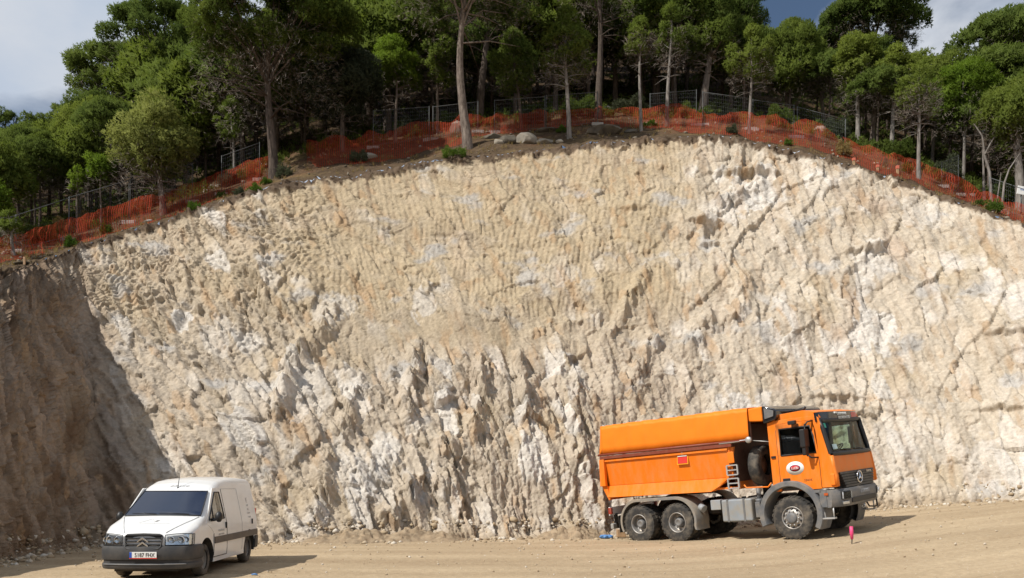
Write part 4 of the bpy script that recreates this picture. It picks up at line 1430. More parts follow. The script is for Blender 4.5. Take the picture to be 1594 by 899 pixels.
        # entry step hanging behind the bumper
        stp = MB().box(.42 + .36, 1.14, s_ * 1.18 - .06, s_ * 1.18 + .06, .50, .535)
        stp.tube([(.80, s_ * 1.18, .80), (.86, s_ * 1.18, .66), (.88, s_ * 1.18, .52)], .02, 6)
        stp.tube([(1.10, s_ * 1.18, .80), (1.10, s_ * 1.18, .52)], .02, 6)
        stp.build('entry_step', M_GALV, tr)
        MB().box(.80, .98, s_ * 1.20 - .03, s_ * 1.20 + .03, .82, 1.235).build('step_panel', M_TGREY, tr, bevel=.012)
        MB().prism([(.58, 1.245), (.90, 1.245), (.90, 1.17), (.66, 1.17)], s_ * 1.21 - .02, s_ * 1.21 + .02).build('arch_trim', M_TGREY, tr)
    # towing eyes and hose under the bumper
    MB().tube([(1.30, .30, .78), (1.34, .34, .66), (1.36, .62, .63), (1.36, .78, .64), (1.34, .80, .86)], .022, 6).build('tow_bar', M_DARK, tr)
    MB().lathe([(.05, -.02), (.05, .02), (.025, .02), (.025, -.02), (.05, -.02)], (1.34, .0, .70), 'y', 14).build('tow_eye', M_GALV, tr)
    # ---- doors
    for s_ in (1, -1):
        y0, y1 = (W - .058, W + .004) if s_ > 0 else (-W - .004, -W + .058)
        d = MB()
        d.prism([(-.235, zb + .16), (-.17, zb + .16), (.26, zb + .05), (.50, zb), (.855, zb), (.855, 2.18), (-.235, 2.18)], y0, y1)
        d.prism([(-.235, 2.18), (-.14, 2.18), (-.14, 2.86), (-.235, 2.995)], y0, y1)
        d.prism([(.80, 2.18), (.855, 2.18), (.855, 2.2), (.80, 2.64), (.76, 2.995), (.69, 2.86), (.76, 2.6)], y0, y1)
        d.prism([(-.235, 2.995), (-.14, 2.86), (.69, 2.86), (.76, 2.995)], y0, y1)
        door = d.build('door', M_ORANGE, tr, bevel=.006)
        wy = s_ * (W - .03)
        gl = MB().prism([(-.14, 2.18), (.80, 2.18), (.76, 2.6), (.69, 2.86), (-.14, 2.86)], wy - .004, wy + .004)
        gl.build('window', M_TRUCKGLASS2 if s_ < 0 else M_TRUCKGLASS, door)
        fr = MB()
        lp = [(-.14, 2.18), (.80, 2.18), (.76, 2.6), (.69, 2.86), (-.14, 2.86), (-.14, 2.18)]
        fr.tube([(x, s_ * (W + .004), z) for x, z in lp], .024, 6, cap=False).build('window_seal', M_BLACK, door)
        MB().box(-.10, .10, -.012, .012, -.045, .045).build('handle', M_BLACK, door, bevel=.01, loc=(-.06, s_ * (W + .008), 1.54))
        MB().tube([(-.235, s_ * (W + .002), 1.45 + .2 * k) for k in range(8)], .007, 5).build('shut_line', M_INK, door)
        MB().tube([(.857, s_ * (W + .002), 1.3 + .1 * k) for k in range(8)], .007, 5).build('shut_line', M_INK, door)
        if s_ < 0:
            lettering('3341K', .085, M_INK, door, (.52, -W - .006, 1.50), XR, extr=.002)
            em = MB().lathe([(0, .0), (.2, 0), (.2, .003), (0, .003)], (0, 0, 0), 'y', 40)
            ov = em.build('oval_badge', M_PLATE, door, loc=(.20, -W - .009, 1.83)); ov.scale = (1.2, 1, .86)
            em = MB().lathe([(0, .0), (.2, 0), (.2, .003), (0, .003)], (0, 0, 0), 'y', 32)
            ov = em.build('badge_ring', M_BADGEBLUE, door, loc=(.20, -W - .012, 1.83)); ov.scale = (.72, 1, .43)
            em = MB().lathe([(0, .0), (.2, 0), (.2, .003), (0, .003)], (0, 0, 0), 'y', 32)
            ov = em.build('badge_field', M_REDGLOSS, door, loc=(.20, -W - .015, 1.83)); ov.scale = (.62, 1, .36)
            lettering('LLEBI', .085, M_PLATE, door, (.20, -W - .0195, 1.83), XR, extr=.001)
        # mirrors
        ma = MB()
        ma.tube([(.78, s_ * (W + .0), 2.98), (.72, s_ * (W + .16), 2.96), (.66, s_ * (W + .20), 2.86)], .020, 6)
        ma.tube([(.84, s_ * (W + .0), 2.05), (.74, s_ * (W + .15), 2.06), (.66, s_ * (W + .20), 2.14)], .022, 6)
        ma.tube([(.66, s_ * (W + .20), 2.10), (.66, s_ * (W + .20), 2.92)], .016, 6)
        ma.build('mirror_arm', M_BLACK, tr)
        MB().box(-.07, .07, -.13, .13, -.23, .23).build('mirror', M_BLACK, tr, bevel=.03, loc=(.63, s_ * (W + .21), 2.56))
        MB().box(-.05, .05, -.10, .10, -.11, .11).build('wide_mirror', M_BLACK, tr, bevel=.03, loc=(.63, s_ * (W + .21), 2.24))
        MB().box(-.10, .10, -.06, .06, -.05, .05).build('kerb_mirror', M_BLACK, tr, bevel=.02, loc=(.30, s_ * (W + .12), 2.99))
        MB().box(-.06, .06, -.02, .02, -.03, .03).build('cab_vent', M_BLACK, tr, loc=(-.36, s_ * (W + .01), 2.16))
    hn = MB().tube([(.0, -.35, 3.22), (.0, -.35, 3.30)], .05, 8).tube([(-.12, -.35, 3.31), (.18, -.35, 3.34), (.24, -.35, 3.39)], [.04, .05, .03], 8)
    hn.build('air_horn', M_BLACK, tr)

    # ---- tipping body
    bx0, bx1 = -6.22, -1.62      # at the rim
    yr, yc, yb = 1.26, 1.14, 1.17
    zr_, zc, zl = 2.55, 1.72, 1.36
    b = MB()
    for s_ in (1, -1):
        # upper panel with a pressed frame, ledge and lower strip
        b.prism([(s_ * yr, zr_), (s_ * (yr - .07), zr_), (s_ * (yc - .07), zc), (s_ * yc, zc)], bx0 + .18, bx1, 'x')
        lo = [(bx0 + .02, zc), (bx1 + .02 - .05, zc), (-2.38, zl + .03), (bx0 + .22, zl)]
        o1 = [(bx0 + .02, s_ * 1.165, zc - .004), (bx1 - .03, s_ * 1.165, zc - .004), (-2.30, s_ * 1.275, zl), (bx0 + .20, s_ * 1.275, zl)]
        o2 = [(x, y - s_ * .08, z) for x, y, z in o1]
        b.add(o1 + o2, [(0, 1, 2, 3), (4, 5, 6, 7), (0, 1, 5, 4), (1, 2, 6, 5), (2, 3, 7, 6), (3, 0, 4, 7)])
    b.prism([(-.9, zl + .02), (.9, zl + .02), (1.1, zc), (1.1, zr_), (-1.1, zr_), (-1.1, zc)], bx1 - .02, bx1 + .04, 'x')            # front wall
    b.prism([(-1.12, zl + .04), (1.12, zl + .04), (1.12, zl + .10), (-1.12, zl + .10)], bx0 + .2, bx1, 'x')                      # floor
    dump = b.build('dump_body', M_ORANGE, tr, bevel=.012)
    for s_ in (1, -1):
        rl = MB().box(bx0 + .05, bx1 + .1, s_ * yr - .06, s_ * yr + .02, zr_ + .002, zr_ + .10)
        rl.build('top_rail', M_RAIL, dump, bevel=.01)
        fl = MB()
        fl.box(bx0 + .20, bx1 - .05, s_ * (yr + .018) - .016, s_ * (yr + .018) + .016, zr_ - .085, zr_ - .03)
        fl.build('pressing', M_ORANGE, dump, bevel=.008)
        st = MB()
        st.prism([(bx0 + .03, zr_), (bx0 + .22, zr_), (bx0 + .20, zc), (bx0 - .02, zc)], s_ * (yr + .012) - .06, s_ * (yr + .012) + .05)
        st.build('corner_post', M_ORANGE, dump, bevel=.012)
        st = MB()
        st.prism([(bx0 - .02, zc - .003), (bx0 + .20, zc - .003), (bx0 + .28, zl - .05), (bx0 + .22, zl - .10)], s_ * (yb + .02) - .06, s_ * (yb + .02) + .045)
        st.build('corner_foot', M_ORANGE, dump, bevel=.012)
        fs = MB().prism([(bx1 - .02, zr_), (bx1 + .10, zr_), (bx1 - .10, zc), (-2.22, zl + .02), (-2.34, zl), (bx1 - .20, zc)], s_ * (yb) - .05, s_ * (yb) + .05)
        fs.build('front_stake', M_ORANGE, dump, bevel=.01)
    tg = MB().prism([(bx0 + .02, zr_ + .05), (bx0 + .08, zr_ + .05), (bx0 + .03, zc), (bx0 + .26, zl - .08), (bx0 + .20, zl - .08), (bx0 - .04, zc)], -1.16, 1.16)
    tg.build('tailgate', M_ORANGE, dump, bevel=.01)
    # warning label
    wl_ = MB().box(-.19, .19, -.004, .004, -.15, .15).build('warning_label', M_AMBERPAINT, dump, loc=(-3.15, -(yr - .02) - .012, 2.34), rot=(-.10, 0, 0))
    wl2 = MB().box(-.165, .165, -.004, .004, -.12, .10).build('label_field', M_RED, dump, loc=(-3.15, -(yr - .02) - .018, 2.335), rot=(-.10, 0, 0))
    MB().box(-.155, .155, -.003, .003, -.014, .014).build('label_line', M_PLATE, dump, loc=(-3.15, -(yr - .02) - .022, 2.43), rot=(-.10, 0, 0))
    MB().lathe([(0, 0), (.045, 0), (.045, .003), (0, .003)], (0, 0, 0), 'y', 16).build('label_dot', M_PLATE, dump, loc=(-3.15, -(yr - .02) - .03, 2.50))
    # tarpaulin over the load, stretched on hoops
    tp = MB()
    tx0, tx1 = bx0 + .04, -.98
    nxs = 150
    rows = []
    for i in range(nxs + 1):
        x = tx0 + (tx1 - tx0) * i / nxs
        t = i / nxs
        hoop = (x - tx0) / .60
        sag = .016 * (1 - abs(2 * (hoop % 1.0) - 1) ** 5) + .005 * math.sin(x * 9) + .004 * math.sin(x * 23)
        e0 = sm(0, .5, x - tx0); 
        top = 3.59 - .04 * t - sag
        zlow = zr_ + .13
        k = 1 - .10 * (1 - float(sm(0, .16, x - tx0)))
        yl = yr + .045
        prof = [(yl, zlow), (yl + .012 - sag * .4, zlow + .22), (yl + .004 - sag * .6, zlow + .45), (yl - .012, top - .13), (yl - .022, top - .035), (yl - .05, top - .006), (yl - .4, top + .004), (0, top + .015)]
        row = [(x, y, z) for y, z in prof] + [(x, -y, z) for y, z in prof[-2::-1]]
        rng = random.Random(i)
        row = [(px + .0, y * (1 if abs(y) < .9 else k) + .004 * math.sin(x * 5 + j * 1.3), z if j not in (0, len(row) - 1) else z) for j, (px, y, z) in enumerate(row)]
        rows.append(row)
    tp.grid(rows)
    # rear drop and front flap
    nr = len(rows[0])
    back = [(tx0 - .12 - .0 * abs(y), y * 1.0, zr_ + .12 + (z - zr_ - .12) * .0) for (x, y, z) in rows[0]]
    tp.grid([rows[0], [(tx0 - .06, y, zr_ + .12 + (z - zr_ - .12) * .45) for (x, y, z) in rows[0]], back])
    tarp = tp.build('tarpaulin', M_TARP, tr)
    tarp.rotation_euler = (0, .016, 0); tarp.location = (0, 0, -.01)
    dump.rotation_euler = (0, .014, 0); dump.location = (0, 0, -.015)
    tarp.modifiers.new('e', 'EDGE_SPLIT').split_angle = math.radians(24)
    so = tarp.modifiers.new('s', 'SOLIDIFY'); so.thickness = .02; so.offset = -1
    MB().tube([(tx0 - .05, -yr - .045, zr_ + .125), (tx1 + .05, -yr - .045, zr_ + .125)], .035, 8).build('roll_bar', M_RAIL, tarp)
    MB().tube([(tx1 - .9, -yr - .05, zr_ + .11), (tx1 - .05, -yr - .05, zr_ + .13)], .03, 8).build('crank_tube', M_GALV, tarp)
    MB().lathe([(0, -.05), (.075, -.05), (.085, -.02), (.085, .03), (0, .03)], (tx1 + .0, -yr - .06, zr_ + .13), 'y', 20).build('end_knob', M_GALV, tarp)
    # cab guard: front end of the cover frame
    cg = MB()
    cg.prism([(tx1 + .02, 3.16), (tx1 + .02, 3.50), (tx1 + .45, 3.52), (tx1 + .45, 3.12)], -yr + .03, yr - .03)
    cg.build('cover_front', M_TARP, tr, bevel=.04)
    cg = MB()
    cg.prism([(tx1 + .46, 3.06), (tx1 + .46, 3.53), (tx1 + .80, 3.42), (tx1 + .86, 3.36), (tx1 + .86, 3.20), (tx1 + .80, 3.12)], -yr + .01, yr - .01)
    guard = cg.build('cab_guard', M_VISOR, tr, bevel=.03)
    MB().prism([(tx1 + .53, 3.17), (tx1 + .53, 3.46), (tx1 + .80, 3.36), (tx1 + .78, 3.22)], -yr - .012, -yr + .006).build('guard_panel', M_TGREY, guard, bevel=.004)
    # bulkhead frame between the cover and the cab
    bh = MB()
    for s_ in (1, -1):
        bh.box(tx1 - .02, tx1 + .07, s_ * (yr - .07) - .03, s_ * (yr - .07) + .03, zr_ + .15, 3.2)
    bh.box(bx1 + .05, bx1 + .09, -1.15, 1.15, 1.6, 3.15)
    bh.build('front_bulkhead', M_BULK, tr)
    MB().tube([(tx1, -1.15, zr_ + .12), (-.42, -1.10, zr_ + .02)], .012, 6).build('pull_cord', M_GALV, tr)
    # spare wheel upright behind the cab
    sp = thing('spare_wheel', None, None, (-.98, -.66, 1.98)); sp.parent = tr
    t = MB().lathe([(.285, -.13), (.31, -.15), (.42, -.158), (.50, -.155), (.543, -.13), (.556, -.09), (.56, 0), (.556, .09), (.543, .13), (.50, .155), (.42, .158), (.31, .15), (.285, .13)], axis='x', n=44)
    t.build('tyre', M_RUBBER, sp)
    MB().lathe([(.29, -.12), (.26, -.02), (.1, .0), (0, .0)], axis='x', n=32).build('rim', M_STEEL, sp)
    MB().tube([(-1.30, -1.16, 1.50), (-1.24, -1.16, 1.42), (-.60, -1.16, 1.40), (-.50, -1.16, 1.50)], .022, 6).build('wheel_carrier', M_ORANGE, tr)
    # steps up to the body
    for z0 in (1.93, 1.57):
        st = MB()
        for x in (-1.70, -1.38):
            st.box(x - .02, x + .02, -1.30, -1.26, z0 - .13, z0 + .13)
        for dz in (-.13, 0, .13):
            st.box(-1.70, -1.38, -1.298, -1.262, z0 + dz - .016, z0 + dz + .016)
        st.build('step_ladder', M_GALV, tr)
    MB().box(-1.66, -1.46, -1.28, -1.24, 2.12, 2.42).build('side_marker', M_ORANGE, tr, bevel=.015)
    # tank, box, battery case, air tank, lifting ram
    tk = MB().box(-2.05, -1.12, -1.20, -.58, .52, 1.13)
    tank = tk.build('fuel_tank', M_TANK, tr, bevel=.05, seg=3)
    for x in (-1.85, -1.35):
        MB().box(x - .03, x + .03, -1.212, -.57, .512, 1.142).build('tank_strap', M_TGREY, tank, bevel=.012)
    MB().lathe([(.0, 0), (.06, 0), (.06, .05), (0, .05)], (-1.5, -.9, 1.13), 'z', 16).build('filler_cap', M_BLACK, tank)
    MB().box(-2.42, -2.10, -1.15, -.75, .86, 1.14).build('valve_box', M_TGREYL, tr, bevel=.02)
    MB().box(-1.08, -.93, -1.10, -.65, .60, 1.02).build('battery_case', M_TGREY, tr, bevel=.015)
    MB().box(-.93, -.90, -1.05, -.98, .72, .86).build('amber_marker', M_AMBER, tr)
    MB().tube([(-1.02, -.95, 1.0), (-1.02, -.95, 1.42)], .06, 10).tube([(-1.02, -.95, 1.0), (-1.02, -.95, 1.1)], .10, 10).build('air_filter_pipe', M_TGREY, tr)
    MB().tube([(-1.30, 0, .9), (-1.30, 0, 2.5)], .11, 14).build('lifting_ram', M_DARK, tr)
    MB().box(-2.3, -1.0, .58, 1.18, .55, 1.1).build('air_tank', M_DARK, tr, bevel=.05)
    # brackets at mudguard front with a lamp
    MB().tube([(-2.85, -1.02, .98), (-2.70, -1.05, .90)], [.09, .11], 12).build('work_lamp', M_TGREYL, tr)
    # tail board
    tb = MB().box(-6.12, -6.06, -1.15, 1.15, .86, 1.12)
    tl = tb.build('tail_board', M_PLATE, tr)
    MB().box(-6.10, -5.98, -1.20, -1.12, .90, 1.10).build('tail_light', M_TAIL, tr, bevel=.01)
    MB().box(-6.10, -5.98, 1.12, 1.20, .90, 1.10).build('tail_light', M_TAIL, tr, bevel=.01)
    MB().box(-6.16, -6.04, -1.1, 1.1, .42, .60).build('rear_bar', M_TGREYL, tr, bevel=.03)
    for s_ in (1, -1):
        MB().box(-6.10, -6.02, s_ * .9 - .05, s_ * .9 + .05, .45, .9).build('bar_bracket', M_DARK, tr)
        MB().box(-5.72, -5.70, s_ * .93 - .27, s_ * .93 + .27, .32, .85).build('mud_flap', M_DARK, tr)
    return tr


M_TAIL = pmat('dusty_tail_lens', (.30, .035, .02), .5, dirt=DUST, dirt_amt=.5)
M_GLASSTK = pmat('pale_sticker', (.45, .60, .62), .5)
M_VISOR = pmat('smoked_visor', (.012, .013, .016), .12, coat=.6)
M_REDGLOSS = pmat('red_decal', (.50, .03, .035), .35)
M_GRILLE = pmat('dark_grille', (.030, .030, .028), .5, dirt=DUST, dirt_amt=.15)
M_PLATEDIM = pmat('dusty_plate', (.22, .23, .25), .6)
M_INKDIM = pmat('dusty_ink', (.42, .44, .46), .6)
M_BADGEBLUE = pmat('dark_blue_print', (.05, .04, .12), .5)
M_RAIL = pmat('dark_red_rail', (.20, .035, .015), .6, dirt=DUST, dirt_amt=.15)
M_AMBERPAINT = pmat('yellow_orange_print', (.85, .38, .01), .5)
M_BULK = pmat('dark_brown_panel', (.085, .030, .018), .7, dirt=(.2, .12, .07), dirt_amt=.4)
M_TANK = pmat('dusty_grey_tank', (.26, .285, .31), .6, var=.08, vscale=3, dirt=(.30, .235, .14), dirt_amt=.8, dscale=1.6)
truck = build_truck()

# ------------------------------------------------------------------ trees
def leaf_mat(name, c0, c1, dead=None):
    m, nt, b = new_mat(name)
    N, L = nt.nodes, nt.links
    geo = N.new('ShaderNodeNewGeometry'); oi = N.new('ShaderNodeObjectInfo')
    n = N.new('ShaderNodeTexNoise'); n.inputs['Scale'].default_value = 1.6; n.inputs['Detail'].default_value = 4
    L.new(geo.outputs['Position'], n.inputs['Vector'])
    ad = N.new('ShaderNodeMath'); ad.operation = 'MULTIPLY_ADD'; ad.inputs[1].default_value = 0.35; 
    L.new(oi.outputs['Random'], ad.inputs[0]); L.new(n.outputs['Fac'], ad.inputs[2])
    r = N.new('ShaderNodeValToRGB')
    r.color_ramp.elements[0].position = .38; r.color_ramp.elements[0].color = tuple(c0) + (1,)
    r.color_ramp.elements[1].position = .95; r.color_ramp.elements[1].color = tuple(c1) + (1,)
    L.new(ad.outputs['Value'], r.inputs['Fac'])
    N.remove(b)
    out = N.get('Material Output')
    df = N.new('ShaderNodeBsdfDiffuse'); tr = N.new('ShaderNodeBsdfTranslucent'); mx = N.new('ShaderNodeMixShader')
    mx.inputs['Fac'].default_value = .38
    hs = N.new('ShaderNodeHueSaturation'); hs.inputs['Value'].default_value = 1.25; hs.inputs['Saturation'].default_value = 1.1
    L.new(r.outputs['Color'], df.inputs['Color']); L.new(r.outputs['Color'], hs.inputs['Color']); L.new(hs.outputs['Color'], tr.inputs['Color'])
    L.new(df.outputs['BSDF'], mx.inputs[1]); L.new(tr.outputs['BSDF'], mx.inputs[2])
    L.new(mx.outputs['Shader'], out.inputs['Surface'])
    return m


L_PINE = leaf_mat('pine_needles', (.084, .116, .026), (.175, .212, .046))
L_DARK = leaf_mat('dark_pine_needles', (.064, .096, .025), (.135, .172, .042))
L_PALE = leaf_mat('pale_pine_needles', (.16, .182, .052), (.25, .268, .08))
L_BRIGHT = leaf_mat('fresh_pine_needles', (.085, .140, .020), (.165, .225, .036))
L_OAK = leaf_mat('grey_green_leaves', (.060, .072, .042), (.110, .120, .072))
L_BUSH = leaf_mat('bush_leaves', (.060, .105, .022), (.115, .175, .036))
L_STRAW = leaf_mat('dry_grass_blades', (.22, .16, .065), (.36, .28, .13))
M_TWIG = pmat('dead_twigs', (.20, .165, .135), .9, var=.25, vscale=5)


def bark(name, c0, c1, sc=(9, 9, 2.2)):
    m, nt, b = new_mat(name)
    N, L = nt.nodes, nt.links
    tc = N.new('ShaderNodeTexCoord'); mp = N.new('ShaderNodeMapping'); mp.inputs['Scale'].default_value = sc
    v = N.new('ShaderNodeTexNoise'); v.inputs['Scale'].default_value = 1; v.inputs['Detail'].default_value = 6; v.inputs['Roughness'].default_value = .7
    L.new(tc.outputs['Object'], mp.inputs['Vector']); L.new(mp.outputs['Vector'], v.inputs['Vector'])
    r = N.new('ShaderNodeValToRGB'); r.color_ramp.elements[0].position = .36; r.color_ramp.elements[1].position = .66
    r.color_ramp.elements[0].color = tuple(c0) + (1,); r.color_ramp.elements[1].color = tuple(c1) + (1,)
    L.new(v.outputs['Fac'], r.inputs['Fac']); L.new(r.outputs['Color'], b.inputs['Base Color'])
    b.inputs['Roughness'].default_value = .95; b.inputs['Specular IOR Level'].default_value = .1
    bp = N.new('ShaderNodeBump'); bp.inputs['Strength'].default_value = .8; bp.inputs['Distance'].default_value = .04
    L.new(v.outputs['Fac'], bp.inputs['Height']); L.new(bp.outputs['Normal'], b.inputs['Normal'])
    return m


B_PINE = bark('pine_bark', (.085, .066, .055), (.27, .225, .19))
B_DARK = bark('dark_bark', (.05, .04, .034), (.14, .11, .09))
B_GREY = bark('grey_bark', (.13, .115, .10), (.31, .285, .26))


def tufts(cent, dirs, k, ln, wd, rng, spread=.9):
    """needle tufts: k thin triangles leaving each centre roughly along dirs"""
    n = len(cent)
    c = np.repeat(cent, k, 0); d = np.repeat(dirs, k, 0)
    r = rng.normal(size=c.shape)
    dd = d + spread * r
    dd /= np.linalg.norm(dd, axis=1, keepdims=True) + 1e-9
    s = np.cross(dd, rng.normal(size=c.shape)); s /= np.linalg.norm(s, axis=1, keepdims=True) + 1e-9
    L_ = ln * rng.uniform(.65, 1.25, (len(c), 1)); W_ = wd * rng.uniform(.7, 1.3, (len(c), 1))
    c = c + rng.normal(size=c.shape) * ln * .18
    V = np.stack([c - s * W_, c + s * W_, c + dd * L_], 1).reshape(-1, 3)
    Fc = np.arange(len(V)).reshape(-1, 3)
    return V, Fc


def soft_normals(me, N):
    """needles of one tuft share the direction of the tuft"""
    n = len(me.polygons)
    fn = np.zeros(n * 3, dtype=np.float32); me.polygons.foreach_get('normal', fn); fn = fn.reshape(-1, 3)
    vi = np.zeros(len(me.loops), dtype=np.int32); me.loops.foreach_get('vertex_index', vi); vi = vi.reshape(-1, 3)
    flip = (fn * N[vi[:, 0]]).sum(1) < 0
    vi[flip] = vi[flip][:, ::-1]
    me.loops.foreach_set('vertex_index', vi.ravel())
    me.polygons.foreach_set('use_smooth', np.ones(n, dtype=bool))
    me.update(calc_edges=True)
    me.normals_split_custom_set_from_vertices(N.astype(np.float32))


def np_tube(paths, n=7):
    """list of (points, radii) -> V, F quads"""
    Vs = []; Fs = []; o = 0
    for pts, rad in paths:
        pts = np.asarray(pts, float); rad = np.asarray(rad, float)
        t = np.gradient(pts, axis=0); t /= np.linalg.norm(t, axis=1, keepdims=True) + 1e-9
        ref = np.array([0.31, .95, .05]) if abs(t[:, 2]).mean() > .6 else np.array([0, 0, 1.0])
        x = np.cross(t, ref); x /= np.linalg.norm(x, axis=1, keepdims=True) + 1e-9
        y = np.cross(t, x)
        a = np.arange(n) * 2 * PI / n
        ring = pts[:, None, :] + rad[:, None, None] * (x[:, None, :] * np.cos(a)[None, :, None] + y[:, None, :] * np.sin(a)[None, :, None])
        m = len(pts)
        Vs.append(ring.reshape(-1, 3))
        i = np.arange(m - 1)[:, None] * n + np.arange(n)[None, :]
        j = np.arange(m - 1)[:, None] * n + (np.arange(n)[None, :] + 1) % n
        Fs.append(np.stack([i, j, j + n, i + n], -1).reshape(-1, 4) + o)
        o += m * n
    return np.concatenate(Vs), np.concatenate(Fs)


def crown_mesh(seed, cw, c0, c1, kind, density=1.0, leaf=.115, tip=(0, 0)):
    """foliage of a crown of width cw between heights c0 and c1. Returns V, F and the pad centres"""
    rng = np.random.default_rng(seed)
    ch = c1 - c0
    R = cw / 2
    if kind == 'umbrella':
        npad = int(44 + 9 * cw)
        u = rng.uniform(0, 1, npad) ** .5; th = rng.uniform(0, 2 * PI, npad)
        rr = u * R * .90
        dome = np.sqrt(np.clip(1 - (rr / R) ** 2, 0.02, 1))
        lay = rng.uniform(0, 1, npad)
        z = c0 + ch * (.10 + .86 * dome * np.where(lay > .26, 1 - .07 * rng.random(npad), .2 + .5 * rng.random(npad)))
        pr = R * rng.uniform(.14, .23, npad); flat = .62
    elif kind == 'round':
        npad = int(20 + 7 * cw)
        v = rng.normal(size=(npad, 3)); v /= np.linalg.norm(v, axis=1, keepdims=True)
        k = rng.uniform(.45, .84, npad) ** .8
        rr = np.hypot(v[:, 0], v[:, 1]) * k * R * .92; th = np.arctan2(v[:, 1], v[:, 0])
        z = (c0 + c1) / 2 + v[:, 2] * k * ch * .46
        z = z + .10 * ch * (1 - rr / R)
        pr = R * rng.uniform(.26, .40, npad); flat = .8
    else:      # 'egg': young pine, pointed top, skirt of thin lower branches
        npad = int(22 + 8 * cw)
        t = rng.uniform(0, 1, npad) ** .8
        prof = np.sin(np.clip(t * .93 + .07, 0, 1) * PI) ** .62 * (1.12 - .55 * t)
        rr = prof * R * rng.uniform(.45, .95, npad); th = rng.uniform(0, 2 * PI, npad)
        z = c0 + ch * t * .95
        pr = R * rng.uniform(.24, .38, npad) * (1 - .35 * t); flat = .85
    cx = rr * np.cos(th) + tip[0] * (z - c0) / ch; cy = rr * np.sin(th) + tip[1] * (z - c0) / ch
    pads = np.stack([cx, cy, z], 1)
    # tufts on the pads
    area = (pr ** 2)
    n = np.maximum(12, (density * 4 * PI * area * flat * 46 * (.145 / leaf) ** 1.7).astype(int))
    idx = np.repeat(np.arange(npad), n)
    v = rng.normal(size=(len(idx), 3)); v /= np.linalg.norm(v, axis=1, keepdims=True)
    keep = (v[:, 2] > -.55) | (rng.random(len(idx)) < .35)
    v = v[keep]; idx = idx[keep]
    k = rng.uniform(.25, 1.0, len(idx)) ** .45
    lump = 1 + .13 * np.sin(v[:, 0] * 5 + idx) * np.sin(v[:, 1] * 5 + idx * 2.3)
    p = pads[idx] + v * (pr[idx] * k * lump)[:, None] * np.array([1, 1, flat])
    d = v + np.array([0, 0, .55]); d /= np.linalg.norm(d, axis=1, keepdims=True)
    V, Fc = tufts(p, d, 5, leaf, leaf * .17, rng)
    zx = np.percentile(V[:, 2], 99.6); fz = (c1 - c0) / (zx - c0); rx = np.percentile(np.hypot(V[:, 0] - tip[0], V[:, 1] - tip[1]), 99); fr = R / rx
    for A in (V, pads, p):
        A[:, 2] = c0 + (A[:, 2] - c0) * fz; A[:, :2] *= fr
    cc = np.array([0, 0, c0 + .3 * ch]); o_ = p - cc; o_ /= np.linalg.norm(o_, axis=1, keepdims=True) + 1e-9
    nn = .75 * d + .55 * o_ + rng.normal(size=d.shape) * .28; nn /= np.linalg.norm(nn, axis=1, keepdims=True) + 1e-9
    return V, Fc, pads, pr, np.repeat(nn, 15, 0)


